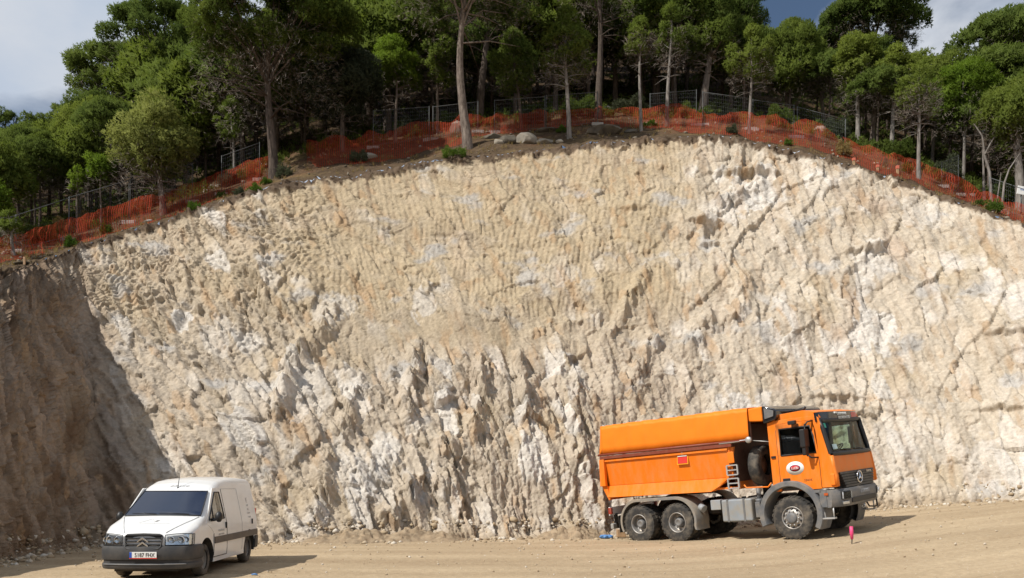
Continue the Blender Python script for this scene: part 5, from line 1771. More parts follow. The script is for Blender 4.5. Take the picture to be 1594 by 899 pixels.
def make_tree(name, seed, H, cw, cfrac, kind, leaf_m, bark_m, trunk_r, lean=(0, 0), density=1.0, leaf=.115, dead=0.0, fork=False, curve=0.0):
    """builds the meshes of one tree standing at the origin: returns (trunk mesh, crown mesh)"""
    rng = np.random.default_rng(seed + 999)
    c0, c1 = H * cfrac, H
    # trunk line
    nseg = 12
    top = c0 + (c1 - c0) * (.72 if kind != 'umbrella' else .30)
    zz = np.linspace(0, top, nseg)
    t = zz / top
    wob = .012 * H
    px = lean[0] * t + curve * np.sin(t * PI) + wob * np.sin(t * 5 + seed) * t
    py = lean[1] * t + wob * np.cos(t * 4 + seed * 2) * t
    tl = np.stack([px, py, zz], 1); tl[0, 2] = -.35
    rad = trunk_r * (.95 - .6 * t) + trunk_r * .22 * np.exp(-np.maximum(zz, 0) / .25)
    V, Fc, pads, pr, NN = crown_mesh(seed, cw, c0, c1, kind, density, leaf)
    off = np.array([px[-1], py[-1], 0]) * .9
    V = V + off; pads = pads + off
    paths = [(tl, rad)]
    order = rng.permutation(len(pads))[:int(min(len(pads), (10 + cw) if kind == 'umbrella' else (14 + cw * 2)))]
    for i in order:
        p = pads[i]
        if kind == 'umbrella':
            s = int(np.clip(nseg * rng.uniform(.70, .98), 2, nseg - 1))
        else:
            zt_ = np.clip(p[2] - rng.uniform(.1, .45) * cw * .5, c0 * .8, top)
            s = int(np.clip(np.searchsorted(zz, zt_), 2, nseg - 1))
        b = tl[s]; e = b + (p - b) * .92
        mid = (b + e) / 2 + np.array([0, 0, (-.06 if kind != 'umbrella' else .05) * np.linalg.norm(e - b)]) + rng.normal(size=3) * .04 * np.linalg.norm(e - b)
        r0 = min(rad[s] * .42, trunk_r * .28)
        q = [b, (b + mid) / 2 + rng.normal(size=3) * .02, mid, (mid + e) / 2, e]
        paths.append((q, [r0, r0 * .8, r0 * .6, r0 * .4, r0 * .18]))
    # dead lower branches
    nd = int(dead * 14)
    for k in range(nd):
        zb_ = c0 * rng.uniform(.62, 1.08); a = rng.uniform(0, 2 * PI)
        s = int(np.clip(np.searchsorted(zz, zb_), 1, nseg - 1)); b = tl[s]
        ln = cw * rng.uniform(.18, .42)
        e = b + np.array([math.cos(a) * ln, math.sin(a) * ln, ln * rng.uniform(-.25, .25)])
        paths.append(([b, (b + e) / 2 + np.array([0, 0, .06 * ln]), e], [trunk_r * .16, trunk_r * .11, .004]))
    TV, TF = np_tube(paths, 7 if trunk_r < .12 else 10)
    # fine dead twigs as slivers in the lower crown
    if dead > 0:
        n = int(dead * 260 * max(1, cw / 3) ** 2)
        th = rng.uniform(0, 2 * PI, n); r = np.sqrt(rng.uniform(.02, 1, n)) * cw * .42
        z = c0 + (c1 - c0) * rng.uniform(-.16, .42, n)
        c = np.stack([r * np.cos(th), r * np.sin(th), z], 1) + off
        d = np.stack([np.cos(th), np.sin(th), rng.normal(size=n) * .5], 1)
        WV, WF = tufts(c, d, 3, .26, .007, rng, .6)
    else:
        WV, WF = None, None
    tm = np_mesh('trunk', TV, TF, True)
    if WV is not None:
        nf = len(Fc)
        Fc = np.concatenate([Fc, WF + len(V)]); V = np.concatenate([V, WV])
        up = rng.normal(size=(len(WV) // 3, 3)) * .6 + np.array([0, -.3, .5]); up /= np.linalg.norm(up, axis=1, keepdims=True)
        NN = np.concatenate([NN, np.repeat(up, 3, 0)])
        cm = np_mesh('crown', V, Fc, False)
        mi = np.zeros(len(Fc), dtype=np.int32); mi[nf:] = 1
        cm.materials.append(leaf_m); cm.materials.append(M_TWIG)
        cm.polygons.foreach_set('material_index', mi)
    else:
        cm = np_mesh('crown', V, Fc, False)
        cm.materials.append(leaf_m)
    soft_normals(cm, NN)
    return tm, cm, None, leaf_m, bark_m


def place_tree(name, label, meshes, loc, rz=0.0, scale=(1, 1, 1), group=None, cat='tree'):
    tm, cm, wm, lm, bm_ = meshes
    root = thing(name, label, cat, loc, (0, 0, rz), group)
    root.scale = scale
    for nm, me, mt in (('trunk', tm, bm_), ('crown', cm, lm), ('dead_twigs', wm, M_TWIG)):
        if me is None: continue
        o = bpy.data.objects.new(nm, me); C.objects.link(o); o.parent = root
        if not me.materials: me.materials.append(mt)
    return root


# each tree read off the photo: trunk foot (px, py or distance behind the rim), top y, crown left/right, crown bottom y
PINES = 'pines on the slope above the quarry'
def tree_at(name, label, bpx, bpy_, topy, cl, cr, cby, kind, leaf_m, bark_m, tw, seed, dead=.5, density=1.0, dd=None, leaf=.115, lean=None, curve=0.0, cat='pine tree', group=PINES):
    if dd is None:
        p, d = hill_hit(bpx, bpy_)
    else:
        d = float(rim_at(np.array([bpx]))[0][0]) + dd
        p = hill_pt(bpx, d)
    p.z -= .05
    H = CAMZ + (CY - topy) / F * d - p.z
    cw = (cr - cl) / F * d
    c0 = CAMZ + (CY - cby) / F * d - p.z
    cf = max(.08, min(.9, c0 / H))
    cxm = ((cl + cr) / 2 - bpx) / F * d
    ms = make_tree(name, seed, H, cw, cf, kind, leaf_m, bark_m, max(.03, tw / F * d / 2), (cxm if lean is None else lean, 0), density, leaf * (1.0 if d < 45 else 1.2), dead, curve=curve)
    return place_tree(name, label, ms, p, 0.0, group=group, cat=cat)


T = tree_at
# --- standing at or just behind the rim
T('pine_tree', 'small pale yellow-green pine with rounded crown leaning over the left rim', 255, 333, 155, 168, 308, 288, 'round', L_PALE, B_PINE, 11, 1, dead=1.6, density=.8, leaf=.14)
T('tall_pine', 'tall pine with dark fissured trunk at the left end of the net gap', 427, 275, -70, 276, 545, 138, 'umbrella', L_PINE, B_DARK, 17, 2, dead=1.2, lean=-.4, density=1.7)
T('tall_pine', 'tallest bare pale trunk rising from a grassy tuft near the cliff edge', 729, 229, -120, 590, 860, 16, 'umbrella', L_DARK, B_PINE, 17, 3, dead=.6, lean=-.25, curve=-.25)
T('holm_oak', 'bushy grey-green oak with several stems behind the upper bank', 533, 236, 72, 468, 600, 196, 'round', L_OAK, B_DARK, 9, 4, dead=.4, density=1.15, leaf=.13, cat='oak tree', group='broadleaf trees by the rim')
T('young_pine', 'bright lime-green young pine behind the wire fence beside the grey-green oak', 615, 196, 66, 574, 660, 150, 'round', L_BRIGHT, B_PINE, 6, 5, dead=1.2, dd=7)
T('young_pine', 'mid-green young pine just left of the tallest bare trunk', 681, 192, 30, 640, 716, 132, 'egg', L_PINE, B_PINE, 6, 6, dead=1.0, dd=7.5)
T('young_pine', 'dark dense young pine right of the tallest bare trunk', 812, 200, 45, 758, 842, 134, 'egg', L_DARK, B_DARK, 6, 7, dead=.8)
T('young_pine', 'young pine with a skirt of grey dead twigs above the boulders', 886, 214, 11, 836, 924, 112, 'egg', L_PINE, B_GREY, 8, 8, dead=2.6)
T('young_pine', 'thin pine with the narrowest crown beside the net fence', 998, 204, 27, 966, 1024, 80, 'egg', L_PINE, B_GREY, 6, 9, dead=1.2)
T('young_pine', 'young pine with one long bare side branch above the net fence', 1038, 196, 4, 1014, 1074, 90, 'egg', L_PINE, B_GREY, 7, 10, dead=1.4)
T('pine_tree', 'stout pine with a thick reddish double stem behind the fence post', 1092, 181, 12, 1062, 1160, 96, 'egg', L_PINE, B_PINE, 14, 11, dead=1.0)
T('young_pine', 'slim pale-stemmed pine standing in the sagging red net', 1166, 207, 42, 1130, 1212, 122, 'egg', L_PINE, B_GREY, 6, 12, dead=1.4)
T('young_pine', 'slim pine behind the earth mound wrapped in red net', 1283, 192, 60, 1238, 1304, 146, 'egg', L_PINE, B_GREY, 6, 13, dead=1.2)
T('pine_tree', 'straight grey-trunked pine right of the netted mound', 1335, 222, 52, 1296, 1374, 150, 'round', L_PINE, B_GREY, 8, 14, dead=1.4)
T('pine_tree', 'pine with a dark upper trunk and pale foot right of the netted mound', 1357, 226, 62, 1330, 1412, 140, 'egg', L_DARK, B_PINE, 9, 15, dead=1.2)
T('pine_tree', 'pine leaning slightly left behind the descending red net', 1388, 238, 70, 1352, 1436, 160, 'egg', L_PINE, B_GREY, 8, 16, dead=1.4)
T('young_pine', 'half-dead slim pine with grey twigs rooted in front of the red net', 1430, 279, 98, 1392, 1468, 172, 'egg', L_PINE, B_GREY, 7, 17, dead=3.4, density=.45)
T('pine_tree', 'slender pine right behind the half-dead slim pine', 1451, 255, 88, 1420, 1500, 168, 'round', L_PINE, B_GREY, 6, 18, dead=1.4)
T('pine_tree', 'leafy green pine near the forked bare sapling', 1500, 286, 98, 1450, 1552, 196, 'round', L_BRIGHT, B_GREY, 6, 19, dead=1.0)
T('pine_tree', 'thick grey trunk at the right edge beside the white sign', 1589, 328, 130, 1520, 1640, 226, 'round', L_PINE, B_GREY, 16, 20, dead=1.2)
T('young_pine', 'small bright round pine below the pale leaning pine, right one of a pair', 158, 330, 240, 131, 180, 288, 'round', L_BRIGHT, B_PINE, 4, 21, dead=.4, dd=7)
T('young_pine', 'small bright pine with a low crown, left one of a pair', 120, 340, 256, 102, 138, 300, 'egg', L_BRIGHT, B_PINE, 4, 22, dead=.4, dd=7)
T('young_pine', 'stunted pine in front of the net at the left edge', 22, 398, 326, -6, 34, 372, 'round', L_PINE, B_GREY, 6, 23, dead=.5)
T('young_pine', 'sunny green pine cut by the left edge of the slope', -2, 372, 284, -34, 26, 350, 'round', L_BRIGHT, B_GREY, 5, 24, dead=.3, dd=8)
T('young_pine', 'narrow young pine between the pale leaning pine and the tall dark-trunked pine', 365, 262, 150, 334, 388, 214, 'egg', L_PINE, B_GREY, 5, 25, dead=.8, dd=8)
# --- second line, behind the fence
T('forest_pine', 'rounded green pine at the lower left edge of the wood', 62, 330, 204, 22, 106, 292, 'egg', L_PINE, B_DARK, 5, 26, dead=1.0, dd=11)
T('forest_pine', 'broad green pine behind the small bright pair', 142, 310, 158, 88, 200, 268, 'round', L_PINE, B_DARK, 5, 27, dead=1.0, dd=13)
T('forest_pine', 'green pine crowning the left end of the wood', 20, 335, 206, -26, 52, 300, 'round', L_DARK, B_DARK, 5, 28, dead=.8, dd=14)
T('forest_pine', 'blue-green pine just above the broad green pine', 135, 320, 142, 92, 186, 214, 'round', L_DARK, B_DARK, 6, 29, dead=.6, dd=19)
T('umbrella_pine', 'great dome-shaped umbrella pine on the left skyline', 250, 280, 6, 160, 332, 150, 'umbrella', L_DARK, B_DARK, 16, 30, dead=1.0, dd=20, leaf=.15, density=1.3)
T('umbrella_pine', 'lower shoulder of umbrella pine stepping down the left skyline', 186, 300, 76, 104, 254, 172, 'umbrella', L_DARK, B_DARK, 12, 31, dead=.8, dd=23, leaf=.15, density=1.3)
T('forest_pine', 'green pine below the great left dome', 270, 270, 120, 225, 330, 200, 'round', L_PINE, B_DARK, 6, 32, dead=.8, dd=14)
T('forest_pine', 'bright-topped pine beneath the tall dark-trunked pine', 320, 260, 150, 290, 350, 215, 'egg', L_PINE, B_DARK, 5, 33, dead=.8, dd=12)
T('forest_pine', 'shaded pine behind the tall dark-trunked pine', 470, 240, 108, 420, 520, 198, 'round', L_PINE, B_DARK, 6, 34, dead=1.2, dd=12)
T('forest_pine', 'spreading dark pine with a black trunk above the grey-green oak', 572, 215, -60, 480, 680, 70, 'umbrella', L_DARK, B_DARK, 16, 35, dead=1.6, dd=13)
T('forest_pine', 'ivy-clad black pine trunk right of the tallest bare trunk', 746, 165, -110, 690, 830, 40, 'umbrella', L_DARK, B_DARK, 15, 36, dead=1.0, dd=9)
T('forest_pine', 'tall pine with a dark crooked trunk behind the start of the net fence', 931, 180, -110, 860, 1010, 22, 'umbrella', L_PINE, B_DARK, 13, 37, dead=1.0, dd=7)
T('forest_pine', 'tall dark-trunked pine high behind the middle fence panel', 1022, 140, -90, 940, 1090, 26, 'umbrella', L_DARK, B_DARK, 14, 38, dead=.8, dd=13)
T('forest_pine', 'pine with a dark stem behind the right-hand fence panels', 1136, 160, -20, 1090, 1200, 70, 'round', L_DARK, B_DARK, 9, 39, dead=.8, dd=12)
T('forest_pine', 'rounded pine on the right shoulder of the wood', 1225, 160, 36, 1172, 1276, 128, 'round', L_PINE, B_DARK, 7, 40, dead=1.0, dd=12)
T('umbrella_pine', 'large umbrella pine standing clear against the sky on the right', 1352, 180, 1, 1266, 1440, 76, 'umbrella', L_DARK, B_DARK, 14, 41, dead=1.0, dd=22, density=1.2, leaf=.2)
T('umbrella_pine', 'umbrella pine with a forked black trunk at the right edge', 1566, 250, 28, 1474, 1660, 128, 'umbrella', L_DARK, B_DARK, 14, 42, dead=.8, dd=20, leaf=.2)
T('forest_pine', 'green pine filling the gap below the right-hand umbrella pine', 1420, 220, 86, 1376, 1470, 160, 'round', L_PINE, B_DARK, 6, 43, dead=1.0, dd=14)
T('forest_pine', 'sunlit pine crown left of the forked black trunk', 1512, 240, 104, 1464, 1566, 190, 'round', L_BRIGHT, B_DARK, 6, 44, dead=.8, dd=13)
T('forest_pine', 'small far pine on the skyline left of the right-hand umbrella pine', 1236, 150, 30, 1204, 1262, 70, 'umbrella', L_DARK, B_DARK, 5, 45, dead=.3, dd=30)
T('forest_pine', 'dark pine at the top left of the bright lime-green pine', 650, 180, -40, 590, 720, 60, 'umbrella', L_DARK, B_DARK, 9, 46, dead=.8, dd=17)
T('forest_pine', 'green pine between the dark dense pine and the tall crooked trunk', 855, 170, -40, 790, 910, 60, 'umbrella', L_PINE, B_DARK, 9, 47, dead=.8, dd=16)
T('forest_pine', 'pine at the top edge where the wood meets the blue sky', 1120, 140, -60, 1050, 1190, 40, 'umbrella', L_PINE, B_DARK, 9, 48, dead=.6, dd=24)
for k, (px, ty, w) in enumerate(((8, 168, 40), (50, 174, 44), (88, 162, 36), (-40, 160, 46))):
    T('far_pine', ('distant pine on the left skyline, leftmost', 'distant pine on the left skyline, low flat crown', 'distant pine on the left skyline beside the lower shoulder', 'distant pine beyond the left edge')[k], px, 300, ty, px - w / 2, px + w / 2, ty + 60, 'round', L_DARK, B_DARK, 4, 60 + k, dead=.2, dd=30, group='distant pines on the left skyline')

# --- bare forked sapling and leaning stick near the right edge
def bare_tree(label, bpx, bpy_, pts, tw, name='bare_sapling'):
    p, d = hill_hit(bpx, bpy_)
    root = thing(name, label, 'sapling', p, group='bare saplings by the red net')
    paths = []
    for br in pts:
        q = [np.array([(x - bpx) / F * d, .02 * i * (-1) ** i, (CAMZ + (CY - y) / F * d) - p.z]) for i, (x, y) in enumerate(br)]
        r0 = tw / F * d / 2 * (1 if br[0][1] >= bpy_ - 2 else .6)
        paths.append((q, np.linspace(r0, r0 * .35, len(q))))
    V, Fc = np_tube(paths, 7)
    link_mesh('trunk', np_mesh('trunk', V, Fc, True), B_GREY, root)
    rng = np.random.default_rng(int(bpx))
    tips = np.array([p_[-1] for p_, _ in paths])
    c = np.repeat(tips, 40, 0) + rng.normal(size=(40 * len(tips), 3)) * .35
    V, Fc = tufts(c, np.tile([0, 0, .4], (len(c), 1)), 2, .3, .006, rng, 1.0)
    link_mesh('twigs', np_mesh('twigs', V, Fc), M_TWIG, root)
bare_tree('bare grey sapling that forks like a Y behind the red net', 1544, 318, [[(1544, 322), (1540, 268), (1533, 240), (1528, 212), (1518, 192)], [(1533, 240), (1542, 222), (1560, 196)]], 5)
bare_tree('thin straight bare sapling left of the forked one', 1532, 312, [[(1532, 316), (1531, 270), (1530, 220)]], 5)
bare_tree('bent bare stick leaning right behind the red net', 1558, 330, [[(1558, 334), (1563, 285), (1572, 262), (1586, 240)]], 4)
bare_tree('short thin stick left of the bent stick', 1550, 322, [[(1550, 326), (1555, 290), (1559, 268)]], 2.6)

# --- deeper rows of the wood, built once per kind and copied
RNG = random.Random(11)
protos = []
for k, (kind, H, cw, cf, lm) in enumerate((('round', 7.5, 4.6, .42, L_DARK), ('egg', 7.0, 4.0, .34, L_PINE), ('umbrella', 9.0, 6.4, .52, L_DARK), ('round', 6.2, 4.4, .30, L_PINE))):
    protos.append((make_tree('forest_pine', 300 + k, H, cw, cf, kind, lm, B_DARK, .13, (0, 0), .75, .26, .8), H))
sky_px = [(-300, 260), (-60, 190), (0, 188), (90, 176), (120, 150), (180, 95), (260, 40), (330, 20), (350, -60), (1150, -60), (1185, 8), (1215, 40), (1262, 60), (1300, 60), (1440, 96), (1475, 96), (1500, 70), (1594, 60), (1700, 60), (2100, 200)]
rows = []
for row, dd in enumerate((10.5, 13.5, 17.5, 22, 27, 33)):
    px = -150 + RNG.uniform(0, 40)
    while px < 1760:
        rows.append((px + RNG.uniform(-14, 14), dd + RNG.uniform(-1.2, 1.2), row))
        px += (62, 56, 54, 52, 50, 52)[row]
for px, dd, row in rows:
    rd = float(rim_at(np.array([px]))[0][0]); d = rd + dd
    p = hill_pt(px, d); p.z -= .1
    k = RNG.randrange(4); ms, H = protos[k]
    lim = max(np.interp(px + o, [a for a, b_ in sky_px], [b_ for a, b_ in sky_px]) for o in (-42, -20, 0, 20, 42))
    Hmax = CAMZ + (CY - lim - 8) / F * d - p.z
    h = min(RNG.uniform(5.2, 8.8) * (1 + .05 * row), Hmax * RNG.uniform(.86, 1.0))
    if h < 2.2: continue
    s = h / H
    wide = s * RNG.uniform(.9, 1.25)
    lbl = ('dark pine trunk and crown in the shaded depth of the wood', 'pine crown massed in the middle of the wood', 'pine crown at the back of the wood')[min(row // 2, 2)]
    place_tree('forest_pine', lbl, ms, p, RNG.uniform(0, 6.28), (wide, wide, s), group=('pines in the shaded depth of the wood', 'pines in the middle of the wood', 'pines at the back of the wood')[min(row // 2, 2)], cat='pine tree')

# ------------------------------------------------------------------ safety net, wire fence, bushes, stones, pegs
def net_mat():
    m, nt, b = new_mat('orange_safety_net')
    N, L = nt.nodes, nt.links
    N.remove(b); out = N.get('Material Output')
    uv = N.new('ShaderNodeUVMap'); sp = N.new('ShaderNodeSeparateXYZ'); L.new(uv.outputs['UV'], sp.inputs['Vector'])
    def strand(sock, period, duty):
        a = N.new('ShaderNodeMath'); a.operation = 'MULTIPLY'; a.inputs[1].default_value = 1 / period; L.new(sock, a.inputs[0])
        f = N.new('ShaderNodeMath'); f.operation = 'FRACT'; L.new(a.outputs[0], f.inputs[0])
        c = N.new('ShaderNodeMath'); c.operation = 'LESS_THAN'; c.inputs[1].default_value = duty; L.new(f.outputs[0], c.inputs[0])
        return c.outputs[0]
    s1 = strand(sp.outputs['X'], .11, .21); s2 = strand(sp.outputs['Y'], .06, .21)
    mx = N.new('ShaderNodeMath'); mx.operation = 'MAXIMUM'; L.new(s1, mx.inputs[0]); L.new(s2, mx.inputs[1])
    df = N.new('ShaderNodeBsdfDiffuse'); df.inputs['Color'].default_value = (.40, .068, .034, 1)
    tl = N.new('ShaderNodeBsdfTranslucent'); tl.inputs['Color'].default_value = (.46, .07, .03, 1)
    m1 = N.new('ShaderNodeMixShader'); m1.inputs['Fac'].default_value = .35
    L.new(df.outputs[0], m1.inputs[1]); L.new(tl.outputs[0], m1.inputs[2])
    tr = N.new('ShaderNodeBsdfTransparent'); m2 = N.new('ShaderNodeMixShader')
    L.new(mx.outputs[0], m2.inputs['Fac']); L.new(tr.outputs[0], m2.inputs[1]); L.new(m1.outputs[0], m2.inputs[2])
    L.new(m2.outputs[0], out.inputs['Surface'])
    return m


def wire_mat():
    m, nt, b = new_mat('galvanised_wire_mesh')
    N, L = nt.nodes, nt.links
    b.inputs['Base Color'].default_value = (.40, .41, .41, 1); b.inputs['Roughness'].default_value = .5; b.inputs['Metallic'].default_value = .4
    out = N.get('Material Output')
    uv = N.new('ShaderNodeUVMap'); sp = N.new('ShaderNodeSeparateXYZ'); L.new(uv.outputs['UV'], sp.inputs['Vector'])
    def strand(sock, period, duty):
        a = N.new('ShaderNodeMath'); a.operation = 'MULTIPLY'; a.inputs[1].default_value = 1 / period; L.new(sock, a.inputs[0])
        f = N.new('ShaderNodeMath'); f.operation = 'FRACT'; L.new(a.outputs[0], f.inputs[0])
        c = N.new('ShaderNodeMath'); c.operation = 'LESS_THAN'; c.inputs[1].default_value = duty; L.new(f.outputs[0], c.inputs[0])
        return c.outputs[0]
    s1 = strand(sp.outputs['X'], .10, .014); s2 = strand(sp.outputs['Y'], .20, .008)
    mx = N.new('ShaderNodeMath'); mx.operation = 'MAXIMUM'; L.new(s1, mx.inputs[0]); L.new(s2, mx.inputs[1])
    tr = N.new('ShaderNodeBsdfTransparent'); m2 = N.new('ShaderNodeMixShader')
    L.new(mx.outputs[0], m2.inputs['Fac']); L.new(tr.outputs[0], m2.inputs[1]); L.new(b.outputs[0], m2.inputs[2])
    L.new(m2.outputs[0], out.inputs['Surface'])
    return m


M_NET = net_mat()
M_WIRE = wire_mat()
M_POST = pmat('galvanised_tube', (.105, .11, .11), .8, metal=.0, spec=.2, var=.15, vscale=5)
M_STONE = pmat('grey_boulder', (.30, .27, .225), .95, spec=.15, var=.3, vscale=2.2, dirt=(.20, .17, .12), dirt_amt=.6, dscale=2.0, bump=.8, bscale=7)
M_STONED = pmat('dark_slab_rock', (.115, .10, .082), .95, spec=.15, var=.35, vscale=2.5, dirt=(.20, .18, .13), dirt_amt=.5, dscale=2.0, bump=.8, bscale=7)
M_STONEW = pmat('pale_rock', (.46, .42, .35), .95, spec=.15, var=.25, vscale=3, dirt=(.28, .23, .16), dirt_amt=.5, dscale=3.0, bump=.8, bscale=9)
M_CONC = pmat('concrete', (.36, .34, .31), .9, var=.15, vscale=6, bump=.4, bscale=20)
M_WOOD = pmat('raw_wood', (.42, .27, .15), .8, var=.2, vscale=6)
M_PINK = pmat('pink_marker_paint', (.72, .06, .19), .5, var=.12, vscale=30)
M_REDPAINT = pmat('red_peg_paint', (.60, .16, .10), .6)
M_BLUEPRINT = pmat('faded_blue_print', (.35, .42, .58), .5)
M_BLUESHEET = pmat('blue_plastic', (.10, .24, .50), .45, var=.15, vscale=8)

_net_top = np.array([(-120, 396), (0, 370), (50, 357), (110, 336), (200, 311), (250, 300), (330, 271), (400, 245), (420, 236), (480, 217), (560, 206), (640, 190), (725, 177), (800, 173), (880, 168), (930, 165), (1000, 168),
                     (1040, 162), (1090, 165), (1150, 170), (1200, 176), (1240, 184), (1280, 190), (1310, 214), (1350, 222), (1420, 245), (1480, 270), (1540, 300), (1594, 318), (1680, 345)])
_net_bot = np.array([(-120, 430), (0, 402), (110, 379), (200, 354), (260, 336), (330, 310), (400, 284), (420, 274), (480, 246), (560, 242), (640, 228), (725, 211), (800, 205), (880, 197), (930, 190), (1000, 195), (1090, 200),
                     (1150, 206), (1240, 219), (1310, 237), (1350, 251), (1420, 273), (1480, 300), (1540, 323), (1594, 345), (1680, 372)])


def safety_net(label, px0, px1, seed, sag=7):
    n = int((px1 - px0) / 2.2)
    pxs = np.linspace(px0, px1, n)
    nr = 15
    V = np.zeros((n, nr, 3)); UV = np.zeros((n, nr, 2))
    u = 0; last = None
    for i, px in enumerate(pxs):
        # posts about every 60 px hold the net up, it sags between them
        ph = (px - px0) / 58.0 + .55 * float(gnoise(np.array([px / 70.0]), np.array([seed * 1.7]), 9)[0])
        s = abs(math.sin(PI * ph)) ** 1.2
        wild = float(fbm(np.array([px / 40.0]), np.array([seed * 3.1]), seed, 3)[0])
        yt = np.interp(px, _net_top[:, 0], _net_top[:, 1]) + sag * s * (.9 + 1.2 * wild) + 14 * max(0, wild) - 2
        yb_ = np.interp(px, _net_bot[:, 0], _net_bot[:, 1]) + 1
        yb_ = min(yb_, float(np.interp(px, RIMPX[np.argsort(RIMPX)], (CY - F * (RIM[:, 2] - CAMZ) / RIM[:, 1])[np.argsort(RIMPX)])) - 4)
        pb, d = hill_hit(px, yb_)
        zt_ = CAMZ + (CY - yt) / F * (d + .5)
        top = Vector(((px - CX) / F * (d + .5), d + .5, max(zt_, pb.z + .15)))
        if last is not None: u += (pb - last).length
        last = pb
        h = (top - pb).length
        for j in range(nr):
            t = j / (nr - 1)
            if j < 4:
                fwd = (4 - j) * (.36 + .22 * wild) * (.25 if 735 < px < 965 else 1)
                q = hill_pt(px, max(d - fwd, float(rim_at(np.array([px]))[0][0]) + .25 + .1 * j)) + Vector((0, 0, .05 + .05 * max(0, wild))); vv = -fwd
            else:
                tt = (j - 4) / (nr - 5)
                q = pb.lerp(top, tt) + Vector((0, 0, .04 * (1 - tt))); vv = tt * h
                b_ = float(fbm(np.array([u * 1.1]), np.array([tt * 2 + seed]), seed + 5, 3)[0])
                q += Vector((0.05 * b_, -.42 * b_ * math.sin(PI * min(tt, .9)) - .16 * math.sin(PI * tt), 0))
            V[i, j] = q; UV[i, j] = (u, vv)
    Fc = grid_faces(n, nr)
    me = np_mesh('safety_net', V.reshape(-1, 3), Fc, True)
    uvl = me.uv_layers.new(name='UVMap')
    li = np.zeros(len(me.loops), dtype=np.int32); me.loops.foreach_get('vertex_index', li)
    uvl.data.foreach_set('uv', UV.reshape(-1, 2)[li].astype(np.float32).ravel())
    return tag(link_mesh('safety_net', me, M_NET), label, 'safety net', 'lengths of orange safety net')


safety_net('orange plastic safety net sagging over dry grass along the left rim', -120, 421, 1, 5)
safety_net('crumpled dark red net lying over the earth behind the boulders', 478, 931, 2, 8)
safety_net('taut orange net standing between thin trees at the top of the cliff', 932, 1092, 3, 5)
safety_net('red net sagging over the earth mound on the upper right', 1093, 1312, 4, 9)
safety_net('straight orange net running down the right-hand rim to the white sign', 1312, 1680, 5, 3)


def fence_panel(label, a, b, extra=0.7, lean=0.0):
    (xa, ya), (xb, yb_) = a, b
    tops = []; feet = []
    for px, py in (a, b):
        d = float(rim_at(np.array([px]))[0][0]) + NET_D + extra
        f = hill_pt(px, d); t = P(px, py, d)
        if t.z - f.z < 1.2: t.z = f.z + 1.2
        t.x += lean
        tops.append(t); feet.append(f - Vector((0, 0, .05)))
    o = (feet[0] + feet[1]) / 2
    root = thing('fence_panel', label, 'fence panel', o, group='wire fence panels')
    for f, t in zip(feet, tops):
        MB().tube([f - o, t - o + Vector((0, 0, .04))], .018, 8).build('post', M_POST, root)
    MB().tube([tops[0] - o, tops[1] - o], .016, 8).build('top_rail', M_POST, root)
    lo = [f.lerp(t, .10) for f, t in zip(feet, tops)]
    MB().tube([lo[0] - o, lo[1] - o], .012, 8).build('bottom_rail', M_POST, root)
    me = bpy.data.meshes.new('wire_mesh')
    vs = [lo[0] - o, lo[1] - o, tops[1] - o, tops[0] - o]
    vs2 = [v + Vector((0, .004, 0)) for v in vs]
    me.from_pydata([tuple(v) for v in vs], [], [(0, 1, 2, 3)])
    w = (vs[1] - vs[0]).length; h = (vs[3] - vs[0]).length
    uvl = me.uv_layers.new(name='UVMap')
    for l, q in zip(uvl.data, ((0, 0), (w, 0), (w, h), (0, h))): l.uv = q
    link_mesh('wire_mesh', me, M_WIRE, root)
    for f in feet:
        MB().box(-.32, .32, -.12, .12, -.05, .13).build('concrete_foot', M_CONC, root, bevel=.02, loc=f - o)
    return root


FP = fence_panel
FP('wire fence panel at the left edge with a pale top rail', (-62, 362), (24, 336))
FP('wire fence panel above the net, second from the left edge', (25, 335), (107, 308))
FP('wire fence panel in front of the small bright round pine', (108, 307), (201, 280))
FP('wire fence panel behind the pale leaning pine', (203, 280), (300, 254))
FP('short tilted fence panel beside the tall dark-trunked pine', (345, 243), (404, 222))
FP('fence panel below the bright lime-green young pine', (581, 172), (668, 166))
FP('fence panel just left of the tallest bare trunk', (674, 166), (744, 158))
FP('dim fence panel above the pale boulders', (770, 156), (848, 150))
FP('dim fence panel above the dark slab', (850, 149), (930, 143))
FP('pale-railed fence panel between the narrow pine and the stout pine', (1012, 146), (1084, 140))
FP('fence panel right of the stout pine', (1094, 143), (1168, 153))
FP('fence panel above the sagging red net', (1172, 155), (1236, 164))
FP('fence panel sloping down behind the netted mound', (1241, 166), (1316, 186))
FP('leaning pair of thin posts with a loose panel behind the descending net', (1466, 268), (1492, 242), lean=0.0)
FP('fence panel by the white sign at the right edge', (1540, 276), (1640, 310))


